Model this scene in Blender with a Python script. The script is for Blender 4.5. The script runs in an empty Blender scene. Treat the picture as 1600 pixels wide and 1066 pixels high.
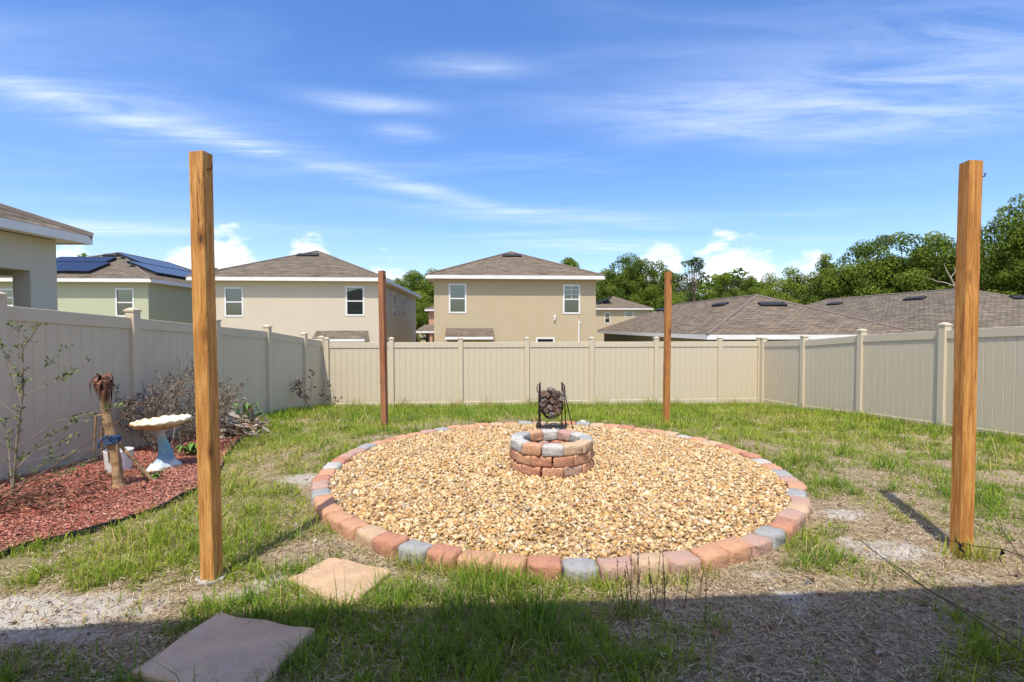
import bpy, bmesh, math, random
import numpy as np
from mathutils import Vector, Matrix

R = math.radians
rnd = random.Random(7)
rng = np.random.default_rng(11)
scene = bpy.context.scene
col = scene.collection

# ------------------------------------------------------------------ camera
cam_d = bpy.data.cameras.new("camera")
cam_d.sensor_fit = 'HORIZONTAL'; cam_d.sensor_width = 36.0; cam_d.lens = 17.93
cam_d.clip_start = 0.05; cam_d.clip_end = 4000
cam = bpy.data.objects.new("camera", cam_d); col.objects.link(cam)
cam.location = (0, 0, 1.5); cam.rotation_euler = (R(90 - 1.653), 0, 0)
scene.camera = cam

# ------------------------------------------------------------------ sun and sky
SUN_TRAVEL = Vector((0.146, 0.474, -1.0)).normalized()
sun_d = bpy.data.lights.new("sun", 'SUN')
sun_d.energy = 3.4; sun_d.angle = R(0.53); sun_d.color = (1.0, 0.94, 0.84)
sun = bpy.data.objects.new("sun", sun_d); col.objects.link(sun)
sun.rotation_euler = SUN_TRAVEL.to_track_quat('-Z', 'Y').to_euler()
sun.location = (-5, -10, 30)

scene.view_settings.view_transform = 'Standard'
scene.view_settings.look = 'None'
scene.view_settings.exposure = 0.66
scene.view_settings.gamma = 1.0
cy = scene.cycles
cy.max_bounces = 6; cy.diffuse_bounces = 3; cy.glossy_bounces = 2; cy.transmission_bounces = 3; cy.transparent_max_bounces = 6
cy.caustics_reflective = False; cy.caustics_refractive = False
cy.use_adaptive_sampling = True; cy.adaptive_threshold = 0.02; cy.use_denoising = True


class NT:
    """small helper round a node tree"""
    def __init__(self, tree):
        self.t = tree
        self.t.nodes.clear()

    def n(self, kind, props=None, **ins):
        nd = self.t.nodes.new(kind)
        for k, v in (props or {}).items():
            setattr(nd, k, v)
        for k, v in ins.items():
            key = int(k[1:]) if k[0] == 'i' and k[1:].isdigit() else k.replace('_', ' ')
            self.set(nd.inputs[key], v)
        return nd

    def set(self, sock, v):
        if hasattr(v, 'is_output') or isinstance(v, bpy.types.NodeSocket):
            self.t.links.new(v, sock)
        elif isinstance(v, bpy.types.Node):
            self.t.links.new(v.outputs[0], sock)
        else:
            if isinstance(v, (tuple, list)) and len(v) == 3 and sock.type == 'RGBA':
                v = (*v, 1.0)
            sock.default_value = v

    def m(self, op, a, b=0.0, c=0.0, clamp=False):
        nd = self.t.nodes.new('ShaderNodeMath'); nd.operation = op; nd.use_clamp = clamp
        self.set(nd.inputs[0], a); self.set(nd.inputs[1], b); self.set(nd.inputs[2], c)
        return nd.outputs[0]

    def ramp(self, fac, stops, interp='LINEAR'):
        nd = self.t.nodes.new('ShaderNodeValToRGB')
        nd.color_ramp.interpolation = interp
        els = nd.color_ramp.elements
        while len(els) < len(stops):
            els.new(0.5)
        for e, (p, c) in zip(els, stops):
            e.position = p
            e.color = (*c, 1.0) if len(c) == 3 else c
        self.set(nd.inputs[0], fac)
        return nd.outputs[0]

    def mix(self, fac, a, b, mode='MIX'):
        nd = self.t.nodes.new('ShaderNodeMix'); nd.data_type = 'RGBA'; nd.blend_type = mode
        self.set(nd.inputs[0], fac); self.set(nd.inputs[6], a); self.set(nd.inputs[7], b)
        return nd.outputs[2]

    def maprange(self, v, a, b, c=0.0, d=1.0, smooth=True):
        nd = self.t.nodes.new('ShaderNodeMapRange')
        nd.interpolation_type = 'SMOOTHSTEP' if smooth else 'LINEAR'
        self.set(nd.inputs[0], v)
        for i, x in enumerate((a, b, c, d)):
            self.set(nd.inputs[i + 1], x)
        return nd.outputs[0]

    def noise(self, vec, scale, detail=4.0, rough=0.55, dist=0.0):
        nd = self.n('ShaderNodeTexNoise', None, Scale=scale, Detail=detail, Roughness=rough, Distortion=dist)
        if vec is not None:
            self.set(nd.inputs['Vector'], vec)
        return nd.outputs[0]

    def mapping(self, vec, loc=(0, 0, 0), rot=(0, 0, 0), scale=(1, 1, 1)):
        nd = self.n('ShaderNodeMapping')
        self.set(nd.inputs[0], vec)
        nd.inputs[1].default_value = loc; nd.inputs[2].default_value = rot; nd.inputs[3].default_value = scale
        return nd.outputs[0]


world = bpy.data.worlds.new("World"); scene.world = world
world.use_nodes = True
W_ = NT(world.node_tree)
sky = W_.n('ShaderNodeTexSky', {'sky_type': 'NISHITA', 'sun_disc': False})
sky.sun_elevation = math.asin(-SUN_TRAVEL.z)
sky.sun_rotation = math.atan2(-SUN_TRAVEL.x, -SUN_TRAVEL.y) % (2 * math.pi)
sky.altitude = 10; sky.air_density = 1.0; sky.dust_density = 1.6; sky.ozone_density = 2.2
hs = W_.n('ShaderNodeHueSaturation'); W_.set(hs.inputs['Color'], sky.outputs[0])
hs.inputs['Saturation'].default_value = 1.30; hs.inputs['Hue'].default_value = 0.510; hs.inputs['Value'].default_value = 1.06
tc = W_.n('ShaderNodeTexCoord')
sep = W_.n('ShaderNodeSeparateXYZ'); W_.set(sep.inputs[0], tc.outputs['Generated'])
sx, sy, sz = sep.outputs
zc = W_.m('MAXIMUM', sz, 0.03)
u_ = W_.m('DIVIDE', sx, zc); v_ = W_.m('DIVIDE', sy, zc)       # a flat cirrus layer overhead
cmb = W_.n('ShaderNodeCombineXYZ'); W_.set(cmb.inputs[0], u_); W_.set(cmb.inputs[1], v_)
plane = cmb.outputs[0]
warp = W_.noise(plane, 0.55, 2, 0.5)


def fibre(ang, sc, seed, det=7):
    q = W_.mapping(plane, (seed, seed * .7, 0), (0, 0, -ang), sc)
    return W_.noise(q, 1.5, det, 0.66, 0.7)


FIB = [fibre(0.85, (0.45, 2.0, 1), 2.3), fibre(0.15, (0.8, 3.0, 1), 6.1)]


def streak(cx, cy, ang, length, width, amp, f=0, thr=0.30):
    """one long cirrus band of the layer, fibrous along its length"""
    p = W_.mapping(W_.mapping(plane, (-cx, -cy, 0)), (0, 0, 0), (0, 0, -ang))
    s = W_.n('ShaderNodeSeparateXYZ'); W_.set(s.inputs[0], p)
    perp = W_.m('ADD', s.outputs[1], W_.m('MULTIPLY', W_.m('SUBTRACT', warp, 0.5), 1.6 * width + 0.25))
    a = W_.m('POWER', W_.m('ABSOLUTE', W_.m('DIVIDE', s.outputs[0], length)), 2)
    b = W_.m('POWER', W_.m('ABSOLUTE', W_.m('DIVIDE', perp, width)), 2)
    g = W_.m('POWER', 2.718, W_.m('MULTIPLY', W_.m('ADD', a, b), -1.0))
    return W_.m('MULTIPLY', W_.m('MULTIPLY', g, W_.maprange(FIB[f], thr, 0.75)), amp)


layers = [
    streak(-1.15, 3.15, math.atan2(.76, .65), 1.9, 0.15, 0.56, 0, 0.25),
    streak(-1.9, 2.25, 0.75, 1.1, 0.45, 0.28, 0),
    streak(0.4, 4.7, 0.25, 1.2, 0.30, 0.45, 0, 0.2),
    streak(-0.62, 2.32, 0.2, 0.25, 0.09, 0.62, 1, 0.15),
    streak(-0.55, 2.66, 0.1, 0.16, 0.10, 0.50, 1, 0.15),
    streak(-0.18, 1.97, 0.15, 0.22, 0.08, 0.45, 1, 0.2),
    streak(1.30, 2.45, 0.05, 0.95, 0.32, 0.56, 1, 0.15),
    streak(1.75, 2.0, 0.3, 0.7, 0.35, 0.36, 1),
    streak(-4.6, 5.2, 0.1, 2.0, 0.40, 0.6, 1, 0.2),
    streak(1.0, 6.3, 0.2, 1.3, 0.5, 0.5, 1, 0.25),
    streak(-2.2, -2.4, 0.6, 2.2, 0.45, 0.6, 0), streak(2.6, -1.6, 0.4, 1.8, 0.4, 0.6, 1),
    streak(0.4, -3.6, 0.2, 2.0, 0.5, 0.5, 1), streak(-4.5, 0.4, 0.7, 1.6, 0.5, 0.5, 0),
]
tot = layers[0]
for L in layers[1:]:
    tot = W_.m('ADD', tot, L)
veil = W_.noise(W_.mapping(plane, (1.2, 0.4, 0), (0, 0, -0.6), (0.5, 1.6, 1)), 0.9, 4, 0.6, 0.5)
veil = W_.m('MULTIPLY', W_.maprange(veil, 0.45, 0.90), 0.20)
tot = W_.m('ADD', tot, veil)
tot = W_.m('MULTIPLY', tot, W_.maprange(sz, 0.05, 0.16))
cirrus = W_.m('MINIMUM', tot, 0.70)
# heaped fair-weather cloud low round the horizon
az = W_.m('ARCTAN2', sx, sy)
c2 = W_.n('ShaderNodeCombineXYZ'); W_.set(c2.inputs[0], W_.m('MULTIPLY', az, 1.0)); W_.set(c2.inputs[1], W_.m('MULTIPLY', sz, 1.9))
puff = W_.noise(W_.mapping(c2.outputs[0], (0.31, 0.1, 0)), 15.0, 6, 0.60, 0.2)


def bank(a0, wdt, top):
    g = W_.m('POWER', 2.718, W_.m('MULTIPLY', W_.m('POWER', W_.m('DIVIDE', W_.m('SUBTRACT', az, a0), wdt), 2), -1.0))
    return W_.m('MULTIPLY', g, top)


bk = bank(R(-30), R(6.5), 0.185)
for a0, wd, tp in ((-21.5, 4.6, 0.182), (-14, 5.5, 0.135), (16.0, 4.6, 0.172), (23.0, 6.0, 0.182), (30, 4, 0.15), (-41, 3, 0.145),
                   (60, 9, 0.15), (84, 7, 0.16), (118, 9, 0.15), (150, 8, 0.17), (-70, 8, 0.16), (-98, 7, 0.15), (-128, 9, 0.17), (-160, 9, 0.15)):
    bk = W_.m('MAXIMUM', bk, bank(R(a0), R(wd), tp))
edge = W_.m('ADD', W_.m('SUBTRACT', bk, sz), W_.m('MULTIPLY', W_.m('SUBTRACT', puff, 0.52), 0.20))
cum = W_.m('MULTIPLY', W_.maprange(edge, 0.0, 0.05), W_.maprange(sz, 0.02, 0.085))
cum = W_.m('MULTIPLY', cum, 0.85)
cloud = W_.m('MAXIMUM', cirrus, cum, clamp=True)
c_col = W_.mix(cum, (4.7, 5.2, 6.3), (5.6, 5.8, 6.2))
skycol = W_.mix(cloud, hs.outputs[0], c_col)
bg = W_.n('ShaderNodeBackground', None, Strength=0.145); W_.set(bg.inputs[0], skycol)
wo = W_.n('ShaderNodeOutputWorld'); W_.t.links.new(bg.outputs[0], wo.inputs[0])

# ------------------------------------------------------------------ helpers: objects
def finish(o, parent=None):
    col.objects.link(o)
    if parent is not None:
        o.parent = parent
    return o


def tag(o, label=None, cat=None, group=None, kind=None):
    if label: o['label'] = label
    if cat: o['category'] = cat
    if group: o['group'] = group
    if kind: o['kind'] = kind
    return o


def thing(name, label, cat, loc=(0, 0, 0), rz=0.0, group=None):
    o = bpy.data.objects.new(name, None); o.empty_display_size = 0.2
    col.objects.link(o); o.location = loc; o.rotation_euler = (0, 0, rz)
    return tag(o, label, cat, group)


class MB:
    """collects simple shapes into one mesh"""
    def __init__(self):
        self.v = []; self.f = []; self.uv = None

    def add(self, vs, fs):
        b = len(self.v)
        self.v += [tuple(p) for p in vs]
        self.f += [tuple(b + i for i in f) for f in fs]
        return self

    def box(self, x0, x1, y0, y1, z0, z1):
        vs = [(x0, y0, z0), (x1, y0, z0), (x1, y1, z0), (x0, y1, z0), (x0, y0, z1), (x1, y0, z1), (x1, y1, z1), (x0, y1, z1)]
        return self.add(vs, [(0, 3, 2, 1), (4, 5, 6, 7), (0, 1, 5, 4), (1, 2, 6, 5), (2, 3, 7, 6), (3, 0, 4, 7)])

    def quad(self, a, b, c, d):
        return self.add([a, b, c, d], [(0, 1, 2, 3)])

    def tube(self, pts, radii, n=6, cap=True):
        pts = [Vector(p) for p in pts]
        if not isinstance(radii, (list, tuple)):
            radii = [radii] * len(pts)
        b = len(self.v); prev = None
        for i, p in enumerate(pts):
            t = (pts[min(i + 1, len(pts) - 1)] - pts[max(i - 1, 0)])
            t = t.normalized() if t.length > 1e-9 else Vector((0, 0, 1))
            if prev is None:
                ref = Vector((1, 0, 0)) if abs(t.x) < 0.8 else Vector((0, 1, 0))
                u = t.cross(ref).normalized()
            else:
                u = (prev - t * prev.dot(t)).normalized()
            prev = u; w = t.cross(u)
            for k in range(n):
                a = 2 * math.pi * k / n
                q = p + (u * math.cos(a) + w * math.sin(a)) * radii[i]
                self.v.append(tuple(q))
        for i in range(len(pts) - 1):
            for k in range(n):
                a = b + i * n + k; c = b + i * n + (k + 1) % n
                self.f.append((a, c, c + n, a + n))
        if cap:
            self.f.append(tuple(b + k for k in reversed(range(n))))
            self.f.append(tuple(b + (len(pts) - 1) * n + k for k in range(n)))
        return self

    def lathe(self, prof, n=24, close=True, wob=None):
        b = len(self.v)
        for i, (r, z) in enumerate(prof):
            for k in range(n):
                a = 2 * math.pi * k / n
                rr, zz = (r, z) if wob is None else wob(i, a, r, z)
                self.v.append((rr * math.cos(a), rr * math.sin(a), zz))
        for i in range(len(prof) - 1):
            for k in range(n):
                a = b + i * n + k; c = b + i * n + (k + 1) % n
                self.f.append((a, c, c + n, a + n))
        if close:
            self.f.append(tuple(b + k for k in reversed(range(n))))
            self.f.append(tuple(b + (len(prof) - 1) * n + k for k in range(n)))
        return self

    def mesh(self, name, bevel=0.0, smooth=False, segs=1):
        me = bpy.data.meshes.new(name)
        me.from_pydata(self.v, [], self.f)
        bm = bmesh.new(); bm.from_mesh(me)
        bmesh.ops.recalc_face_normals(bm, faces=bm.faces)
        if bevel:
            bmesh.ops.bevel(bm, geom=bm.edges[:], offset=bevel, segments=segs, affect='EDGES', profile=0.6)
        if smooth:
            for f in bm.faces: f.smooth = True
        bm.to_mesh(me); bm.free()
        return me

    def build(self, name, mat, parent=None, bevel=0.0, smooth=False, segs=1, loc=None):
        me = self.mesh(name, bevel, smooth, segs)
        if mat: me.materials.append(mat)
        o = bpy.data.objects.new(name, me)
        if loc: o.location = loc
        return finish(o, parent)


def np_obj(name, V, F, mat, parent=None, cols=None, smooth=False):
    """triangle soup from numpy arrays as one mesh object"""
    me = bpy.data.meshes.new(name)
    V = np.ascontiguousarray(V, dtype=np.float32); F = np.ascontiguousarray(F, dtype=np.int32)
    me.vertices.add(len(V)); me.vertices.foreach_set('co', V.ravel())
    k = F.shape[1]
    me.loops.add(F.size); me.loops.foreach_set('vertex_index', F.ravel())
    me.polygons.add(len(F))
    me.polygons.foreach_set('loop_start', np.arange(0, F.size, k, dtype=np.int32))
    if smooth:
        me.polygons.foreach_set('use_smooth', np.ones(len(F), dtype=bool))
    if cols is not None:
        for nm, C in (cols.items() if isinstance(cols, dict) else (('Col', cols),)):
            C = np.asarray(C, dtype=np.float32)
            if C.ndim == 1:
                C = np.stack([C, C, C], 1)
            C = np.concatenate([C, np.ones((len(C), 1), np.float32)], 1)
            at = me.color_attributes.new(nm, 'FLOAT_COLOR', 'POINT')
            at.data.foreach_set('color', C.ravel())
    me.update(calc_edges=True)
    me.validate()
    if mat: me.materials.append(mat)
    o = bpy.data.objects.new(name, me)
    return finish(o, parent)


def share(src_mesh, name, parent, mat=None, loc=(0, 0, 0), rot=(0, 0, 0), scale=(1, 1, 1)):
    o = bpy.data.objects.new(name, src_mesh)
    o.location = loc; o.rotation_euler = rot; o.scale = scale
    col.objects.link(o); o.parent = parent
    if mat is not None:
        o.material_slots[0].link = 'OBJECT'; o.material_slots[0].material = mat
    return o


# ------------------------------------------------------------------ helpers: materials
def new_mat(name):
    m = bpy.data.materials.new(name); m.use_nodes = True
    return m, NT(m.node_tree)


def close_mat(nt, shader):
    out = nt.n('ShaderNodeOutputMaterial')
    nt.t.links.new(shader if isinstance(shader, bpy.types.NodeSocket) else shader.outputs[0], out.inputs[0])


def bump(nt, height, strength, dist=0.01):
    b = nt.n('ShaderNodeBump', None, Strength=strength, Distance=dist)
    nt.set(b.inputs['Height'], height)
    return b.outputs[0]


def plain(name, c1, c2=None, scale=4.0, rough=0.6, bstr=0.0, bscale=60.0, bdist=0.004, metal=0.0, spec=0.4, dirt=None, stretch=(1, 1, 1)):
    m, nt = new_mat(name)
    tco = nt.n('ShaderNodeTexCoord').outputs['Object']
    vec = nt.mapping(tco, scale=stretch)
    c2 = c2 or tuple(x * 0.8 for x in c1)
    f = nt.maprange(nt.noise(vec, scale, 6, 0.6), 0.3, 0.7)
    c = nt.mix(f, c1, c2)
    if dirt:
        d = nt.maprange(nt.noise(vec, dirt[1], 5, 0.7), 0.55, 0.75)
        c = nt.mix(nt.m('MULTIPLY', d, dirt[2]), c, dirt[0])
    bs = nt.n('ShaderNodeBsdfPrincipled', None, Roughness=rough, Metallic=metal)
    bs.inputs['Specular IOR Level'].default_value = spec
    nt.set(bs.inputs['Base Color'], c)
    if bstr:
        nt.set(bs.inputs['Normal'], bump(nt, nt.noise(vec, bscale, 5, 0.6), bstr, bdist))
    close_mat(nt, bs)
    return m


def vcol_mat(name, rough=0.7, trans=0.0, spec=0.2, var=0.0, vscale=30.0, bstr=0.0):
    """own colour of each piece from its colour attribute"""
    m, nt = new_mat(name)
    a = nt.n('ShaderNodeAttribute', {'attribute_name': 'Col'})
    c = a.outputs[0]
    if var:
        tco = nt.n('ShaderNodeTexCoord').outputs['Object']
        f = nt.noise(tco, vscale, 4, 0.6)
        c = nt.mix(nt.maprange(f, 0.35, 0.75, 0, var), c, nt.mix(0.55, c, (0.12, 0.07, 0.03)))
    bs = nt.n('ShaderNodeBsdfPrincipled', None, Roughness=rough)
    bs.inputs['Specular IOR Level'].default_value = spec
    nt.set(bs.inputs['Base Color'], c)
    if trans:
        tr = nt.n('ShaderNodeBsdfTranslucent'); nt.set(tr.inputs[0], c)
        mx = nt.n('ShaderNodeMixShader', None, i0=trans)
        nt.t.links.new(bs.outputs[0], mx.inputs[1]); nt.t.links.new(tr.outputs[0], mx.inputs[2])
        close_mat(nt, mx)
    else:
        close_mat(nt, bs)
    return m


def wood_mat(name, c1, c2, dark, seed, knots=1.0):
    m, nt = new_mat(name)
    tco = nt.n('ShaderNodeTexCoord').outputs['Object']
    off = (seed * 3.7, seed * 1.9, seed * 5.3)
    v = nt.mapping(tco, off, (0, 0, 0), (1, 1, 0.05))
    # knots bend the grain round them
    kv = nt.n('ShaderNodeTexVoronoi', {'feature': 'F1'}, Scale=1.0)
    nt.set(kv.inputs['Vector'], nt.mapping(tco, off, (0, 0, 0), (6, 6, 2.6)))
    kd = kv.outputs['Distance']
    kn = nt.maprange(kd, 0.06, 0.22, 1.0, 0.0)
    vd = nt.n('ShaderNodeVectorMath', {'operation': 'ADD'})
    nt.set(vd.inputs[0], v)
    kc = nt.n('ShaderNodeCombineXYZ'); nt.set(kc.inputs[0], nt.m('MULTIPLY', nt.maprange(kd, 0.05, 0.5, 1, 0), 0.02)); nt.set(vd.inputs[1], kc.outputs[0])
    g1 = nt.noise(vd.outputs[0], 55, 5, 0.6, 0.4)
    g2 = nt.noise(vd.outputs[0], 240, 3, 0.6)
    g3 = nt.noise(nt.mapping(tco, off, (0, 0, 0), (1, 1, 0.5)), 3.2, 4, 0.6)
    c = nt.mix(nt.maprange(g1, 0.40, 0.60), c1, c2)
    c = nt.mix(nt.maprange(g2, 0.50, 0.70, 0, 0.6), c, dark)
    c = nt.mix(nt.maprange(g3, 0.45, 0.75, 0, 0.5), c, nt.mix(0.5, c2, dark))
    # drying checks: thin dark splits along the grain
    ck = nt.noise(nt.mapping(tco, off, (0, 0, 0), (1, 1, 0.018)), 30, 2, 0.5, 0.3)
    ckm = nt.m('SUBTRACT', 1.0, nt.maprange(nt.m('ABSOLUTE', nt.m('SUBTRACT', ck, 0.5)), 0.0, 0.012))
    ckm = nt.m('MULTIPLY', ckm, nt.maprange(nt.noise(nt.mapping(tco, off, (0, 0, 0), (1, 1, 0.4)), 4.0, 2, 0.5), 0.5, 0.6))
    c = nt.mix(nt.m('MULTIPLY', ckm, 0.85), c, (0.05, 0.025, 0.012))
    c = nt.mix(nt.m('MULTIPLY', kn, 0.8 * knots), c, dark)
    c = nt.mix(nt.m('MULTIPLY', nt.maprange(kd, 0.03, 0.09, 1, 0), 0.9 * knots), c, (0.07, 0.03, 0.015))
    bs = nt.n('ShaderNodeBsdfPrincipled', None, Roughness=0.7)
    bs.inputs['Specular IOR Level'].default_value = 0.25
    nt.set(bs.inputs['Base Color'], c)
    h = nt.m('SUBTRACT', nt.m('ADD', nt.m('MULTIPLY', g1, 0.6), nt.m('MULTIPLY', g2, 0.4)), nt.m('MULTIPLY', ckm, 1.5))
    nt.set(bs.inputs['Normal'], bump(nt, h, 0.5, 0.003))
    close_mat(nt, bs)
    return m


def shingle_mat(name, c1, c2, c3):
    m, nt = new_mat(name)
    uv = nt.n('ShaderNodeTexCoord').outputs['UV']
    br = nt.n('ShaderNodeTexBrick', {'offset': 0.5, 'offset_frequency': 2})
    nt.set(br.inputs['Vector'], uv)
    br.inputs['Scale'].default_value = 1.0
    br.inputs['Brick Width'].default_value = 0.30; br.inputs['Row Height'].default_value = 0.145
    br.inputs['Mortar Size'].default_value = 0.020; br.inputs['Mortar Smooth'].default_value = 0.3; br.inputs['Bias'].default_value = 0.0
    br.inputs['Color1'].default_value = (*c1, 1); br.inputs['Color2'].default_value = (*c2, 1)
    br.inputs['Mortar'].default_value = (*c3, 1)
    n1 = nt.noise(uv, 2.2, 5, 0.65); n2 = nt.noise(nt.mapping(uv, scale=(1.0, 7.0, 1)), 1.0, 4, 0.65)
    n3 = nt.noise(uv, 0.35, 3, 0.5)
    c = nt.mix(nt.maprange(n1, 0.35, 0.7, 0, 0.55), br.outputs[0], c3)
    c = nt.mix(nt.maprange(n2, 0.42, 0.66, 0, 0.45), c, tuple(min(1, x * 1.35) for x in c1))
    c = nt.mix(nt.maprange(n3, 0.4, 0.7, 0, 0.3), c, tuple(x * 0.75 for x in c2))
    bs = nt.n('ShaderNodeBsdfPrincipled', None, Roughness=1.0); bs.inputs['Specular IOR Level'].default_value = 0.02
    nt.set(bs.inputs['Base Color'], c)
    h = nt.m('ADD', nt.m('MULTIPLY', br.outputs[1], -1.0), nt.m('MULTIPLY', nt.noise(uv, 40, 3, 0.6), 0.5))
    nt.set(bs.inputs['Normal'], bump(nt, h, 0.6, 0.02))
    close_mat(nt, bs)
    return m


def glass_mat(name, tint, refl=0.25):
    m, nt = new_mat(name)
    tr = nt.n('ShaderNodeBsdfTransparent'); tr.inputs[0].default_value = (*tint, 1)
    gl = nt.n('ShaderNodeBsdfGlossy', None, Roughness=0.03)
    fr = nt.n('ShaderNodeFresnel', None, IOR=1.5)
    f = nt.m('ADD', fr.outputs[0], refl, clamp=True)
    mx = nt.n('ShaderNodeMixShader'); nt.set(mx.inputs[0], f)
    nt.t.links.new(tr.outputs[0], mx.inputs[1]); nt.t.links.new(gl.outputs[0], mx.inputs[2])
    close_mat(nt, mx)
    return m


M = {}
M['vinyl'] = plain('vinyl_beige', (0.60, 0.515, 0.365), (0.58, 0.495, 0.35), 1.2, 0.42, 0.03, 120, 0.001, dirt=((0.33, 0.28, 0.2), 3.0, 0.12))
M['wood1'] = wood_mat('post_wood_warm', (0.66, 0.35, 0.105), (0.46, 0.205, 0.05), (0.20, 0.08, 0.022), 1)
M['wood2'] = wood_mat('post_wood_orange', (0.64, 0.315, 0.085), (0.43, 0.175, 0.04), (0.18, 0.068, 0.02), 2.3)
M['wood3'] = wood_mat('post_wood_brown', (0.40, 0.18, 0.085), (0.30, 0.12, 0.055), (0.12, 0.05, 0.024), 3.1)
M['wood4'] = wood_mat('post_wood_reddish', (0.50, 0.22, 0.065), (0.37, 0.15, 0.042), (0.16, 0.065, 0.02), 4.4)
M['concrete'] = plain('concrete', (0.42, 0.40, 0.37), (0.33, 0.31, 0.28), 20, 0.9, 0.4, 90, 0.004)
M['st_tan'] = plain('stucco_tan', (0.49, 0.395, 0.25), (0.47, 0.375, 0.235), 1.0, 0.9, 0.25, 40, 0.01, dirt=((0.36, 0.29, 0.19), 0.7, 0.2))
M['st_cream'] = plain('stucco_cream', (0.60, 0.52, 0.385), (0.575, 0.495, 0.37), 1.0, 0.9, 0.25, 40, 0.01, dirt=((0.5, 0.43, 0.33), 0.7, 0.2))
M['st_green'] = plain('stucco_sage', (0.47, 0.48, 0.32), (0.45, 0.46, 0.305), 1.0, 0.9, 0.25, 40, 0.01, dirt=((0.34, 0.36, 0.24), 0.7, 0.2))
M['st_grey'] = plain('stucco_grey', (0.55, 0.52, 0.40), (0.52, 0.49, 0.38), 1.0, 0.9, 0.3, 45, 0.01)
M['st_olive'] = plain('stucco_olive', (0.26, 0.23, 0.15), (0.24, 0.21, 0.14), 1.0, 0.9, 0.25, 40, 0.01)
M['st_salmon'] = plain('stucco_salmon', (0.55, 0.30, 0.18), (0.52, 0.28, 0.17), 1.0, 0.9, 0.25, 40, 0.01)
M['trim'] = plain('white_trim', (0.78, 0.76, 0.72), (0.72, 0.70, 0.66), 2.0, 0.5)
M['shingle'] = shingle_mat('shingle_brown_grey', (0.225, 0.188, 0.142), (0.138, 0.113, 0.085), (0.050, 0.042, 0.033))
M['shingle2'] = shingle_mat('shingle_warm', (0.242, 0.193, 0.142), (0.152, 0.119, 0.087), (0.058, 0.046, 0.036))
M['vent'] = plain('vent_black', (0.025, 0.024, 0.023), (0.018, 0.018, 0.018), 5, 0.6)
M['glass'] = glass_mat('window_glass', (0.55, 0.66, 0.66), 0.10)
M['blind'] = plain('blind_grey', (0.36, 0.40, 0.40), (0.32, 0.36, 0.36), 3, 0.8)
M['dark_in'] = plain('dark_room', (0.03, 0.032, 0.034), (0.025, 0.025, 0.028), 3, 0.9)
M['solar'] = plain('solar_cell', (0.016, 0.018, 0.034), (0.012, 0.014, 0.028), 3, 0.22, spec=0.32)
M['black_metal'] = plain('black_iron', (0.022, 0.02, 0.019), (0.06, 0.038, 0.025), 25, 0.55, 0.3, 120, 0.002, metal=0.5)
M['stones'] = []
for nm, a, b in (('terracotta', (0.47, 0.225, 0.135), (0.39, 0.185, 0.115)), ('orange', (0.53, 0.295, 0.17), (0.45, 0.24, 0.14)),
                 ('buff', (0.52, 0.38, 0.235), (0.45, 0.30, 0.19)), ('mauve', (0.44, 0.265, 0.20), (0.40, 0.27, 0.21)),
                 ('grey', (0.34, 0.34, 0.325), (0.27, 0.27, 0.26)), ('pale_grey', (0.47, 0.455, 0.41), (0.39, 0.375, 0.34))):
    M['stones'].append(plain('stone_' + nm, a, b, 14, 0.9, 0.8, 38, 0.016, dirt=(tuple(x * 0.55 for x in a), 9.0, 0.55)))
M['flag'] = plain('flagstone', (0.56, 0.385, 0.23), (0.44, 0.29, 0.17), 7, 0.9, 0.9, 22, 0.02, dirt=((0.58, 0.48, 0.35), 4.0, 0.75))
M['flag2'] = plain('flagstone_mauve', (0.62, 0.45, 0.30), (0.50, 0.35, 0.24), 6, 0.9, 0.9, 22, 0.02, dirt=((0.58, 0.52, 0.43), 4.0, 0.8))
M['grass'] = vcol_mat('grass_blade', 0.7, 0.38, 0.12)
M['straw'] = vcol_mat('dry_straw', 0.9, 0.1, 0.1)
M['leaf'] = vcol_mat('leaf', 0.75, 0.34, 0.08)
M['dead_leaf'] = vcol_mat('dead_leaf', 0.8, 0.15, 0.15)
M['pebble'] = vcol_mat('pebble', 0.55, 0.0, 0.35, 0.35, 45)
M['chip'] = vcol_mat('mulch_chip', 0.9, 0.0, 0.1)
M['bark'] = plain('bark', (0.14, 0.105, 0.075), (0.085, 0.065, 0.05), 6, 0.95, 0.8, 22, 0.03, stretch=(1, 1, 0.25))
M['bare_bark'] = plain('pale_bark', (0.42, 0.36, 0.28), (0.32, 0.27, 0.2), 6, 0.95, 0.4, 22, 0.02)
M['palm'] = plain('palm_trunk', (0.42, 0.27, 0.14), (0.30, 0.185, 0.09), 22, 0.95, 0.9, 40, 0.012, dirt=((0.15, 0.085, 0.04), 12, 0.6), stretch=(1, 1, 0.3))
M['twig'] = plain('twig', (0.16, 0.095, 0.055), (0.10, 0.06, 0.04), 20, 0.9, 0.3, 90, 0.003)
M['grey_twig'] = plain('grey_twig', (0.27, 0.22, 0.165), (0.19, 0.15, 0.11), 20, 0.9, 0.3, 90, 0.003)
M['white_pot'] = plain('white_plastic', (0.72, 0.71, 0.70), (0.66, 0.65, 0.63), 5, 0.45, dirt=((0.4, 0.34, 0.27), 6, 0.35))
M['blue_cloth'] = plain('blue_strap', (0.03, 0.075, 0.17), (0.05, 0.10, 0.2), 30, 0.8, 0.5, 60, 0.01)
M['edging'] = plain('black_edging', (0.02, 0.02, 0.02), (0.03, 0.028, 0.025), 10, 0.7)

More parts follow.
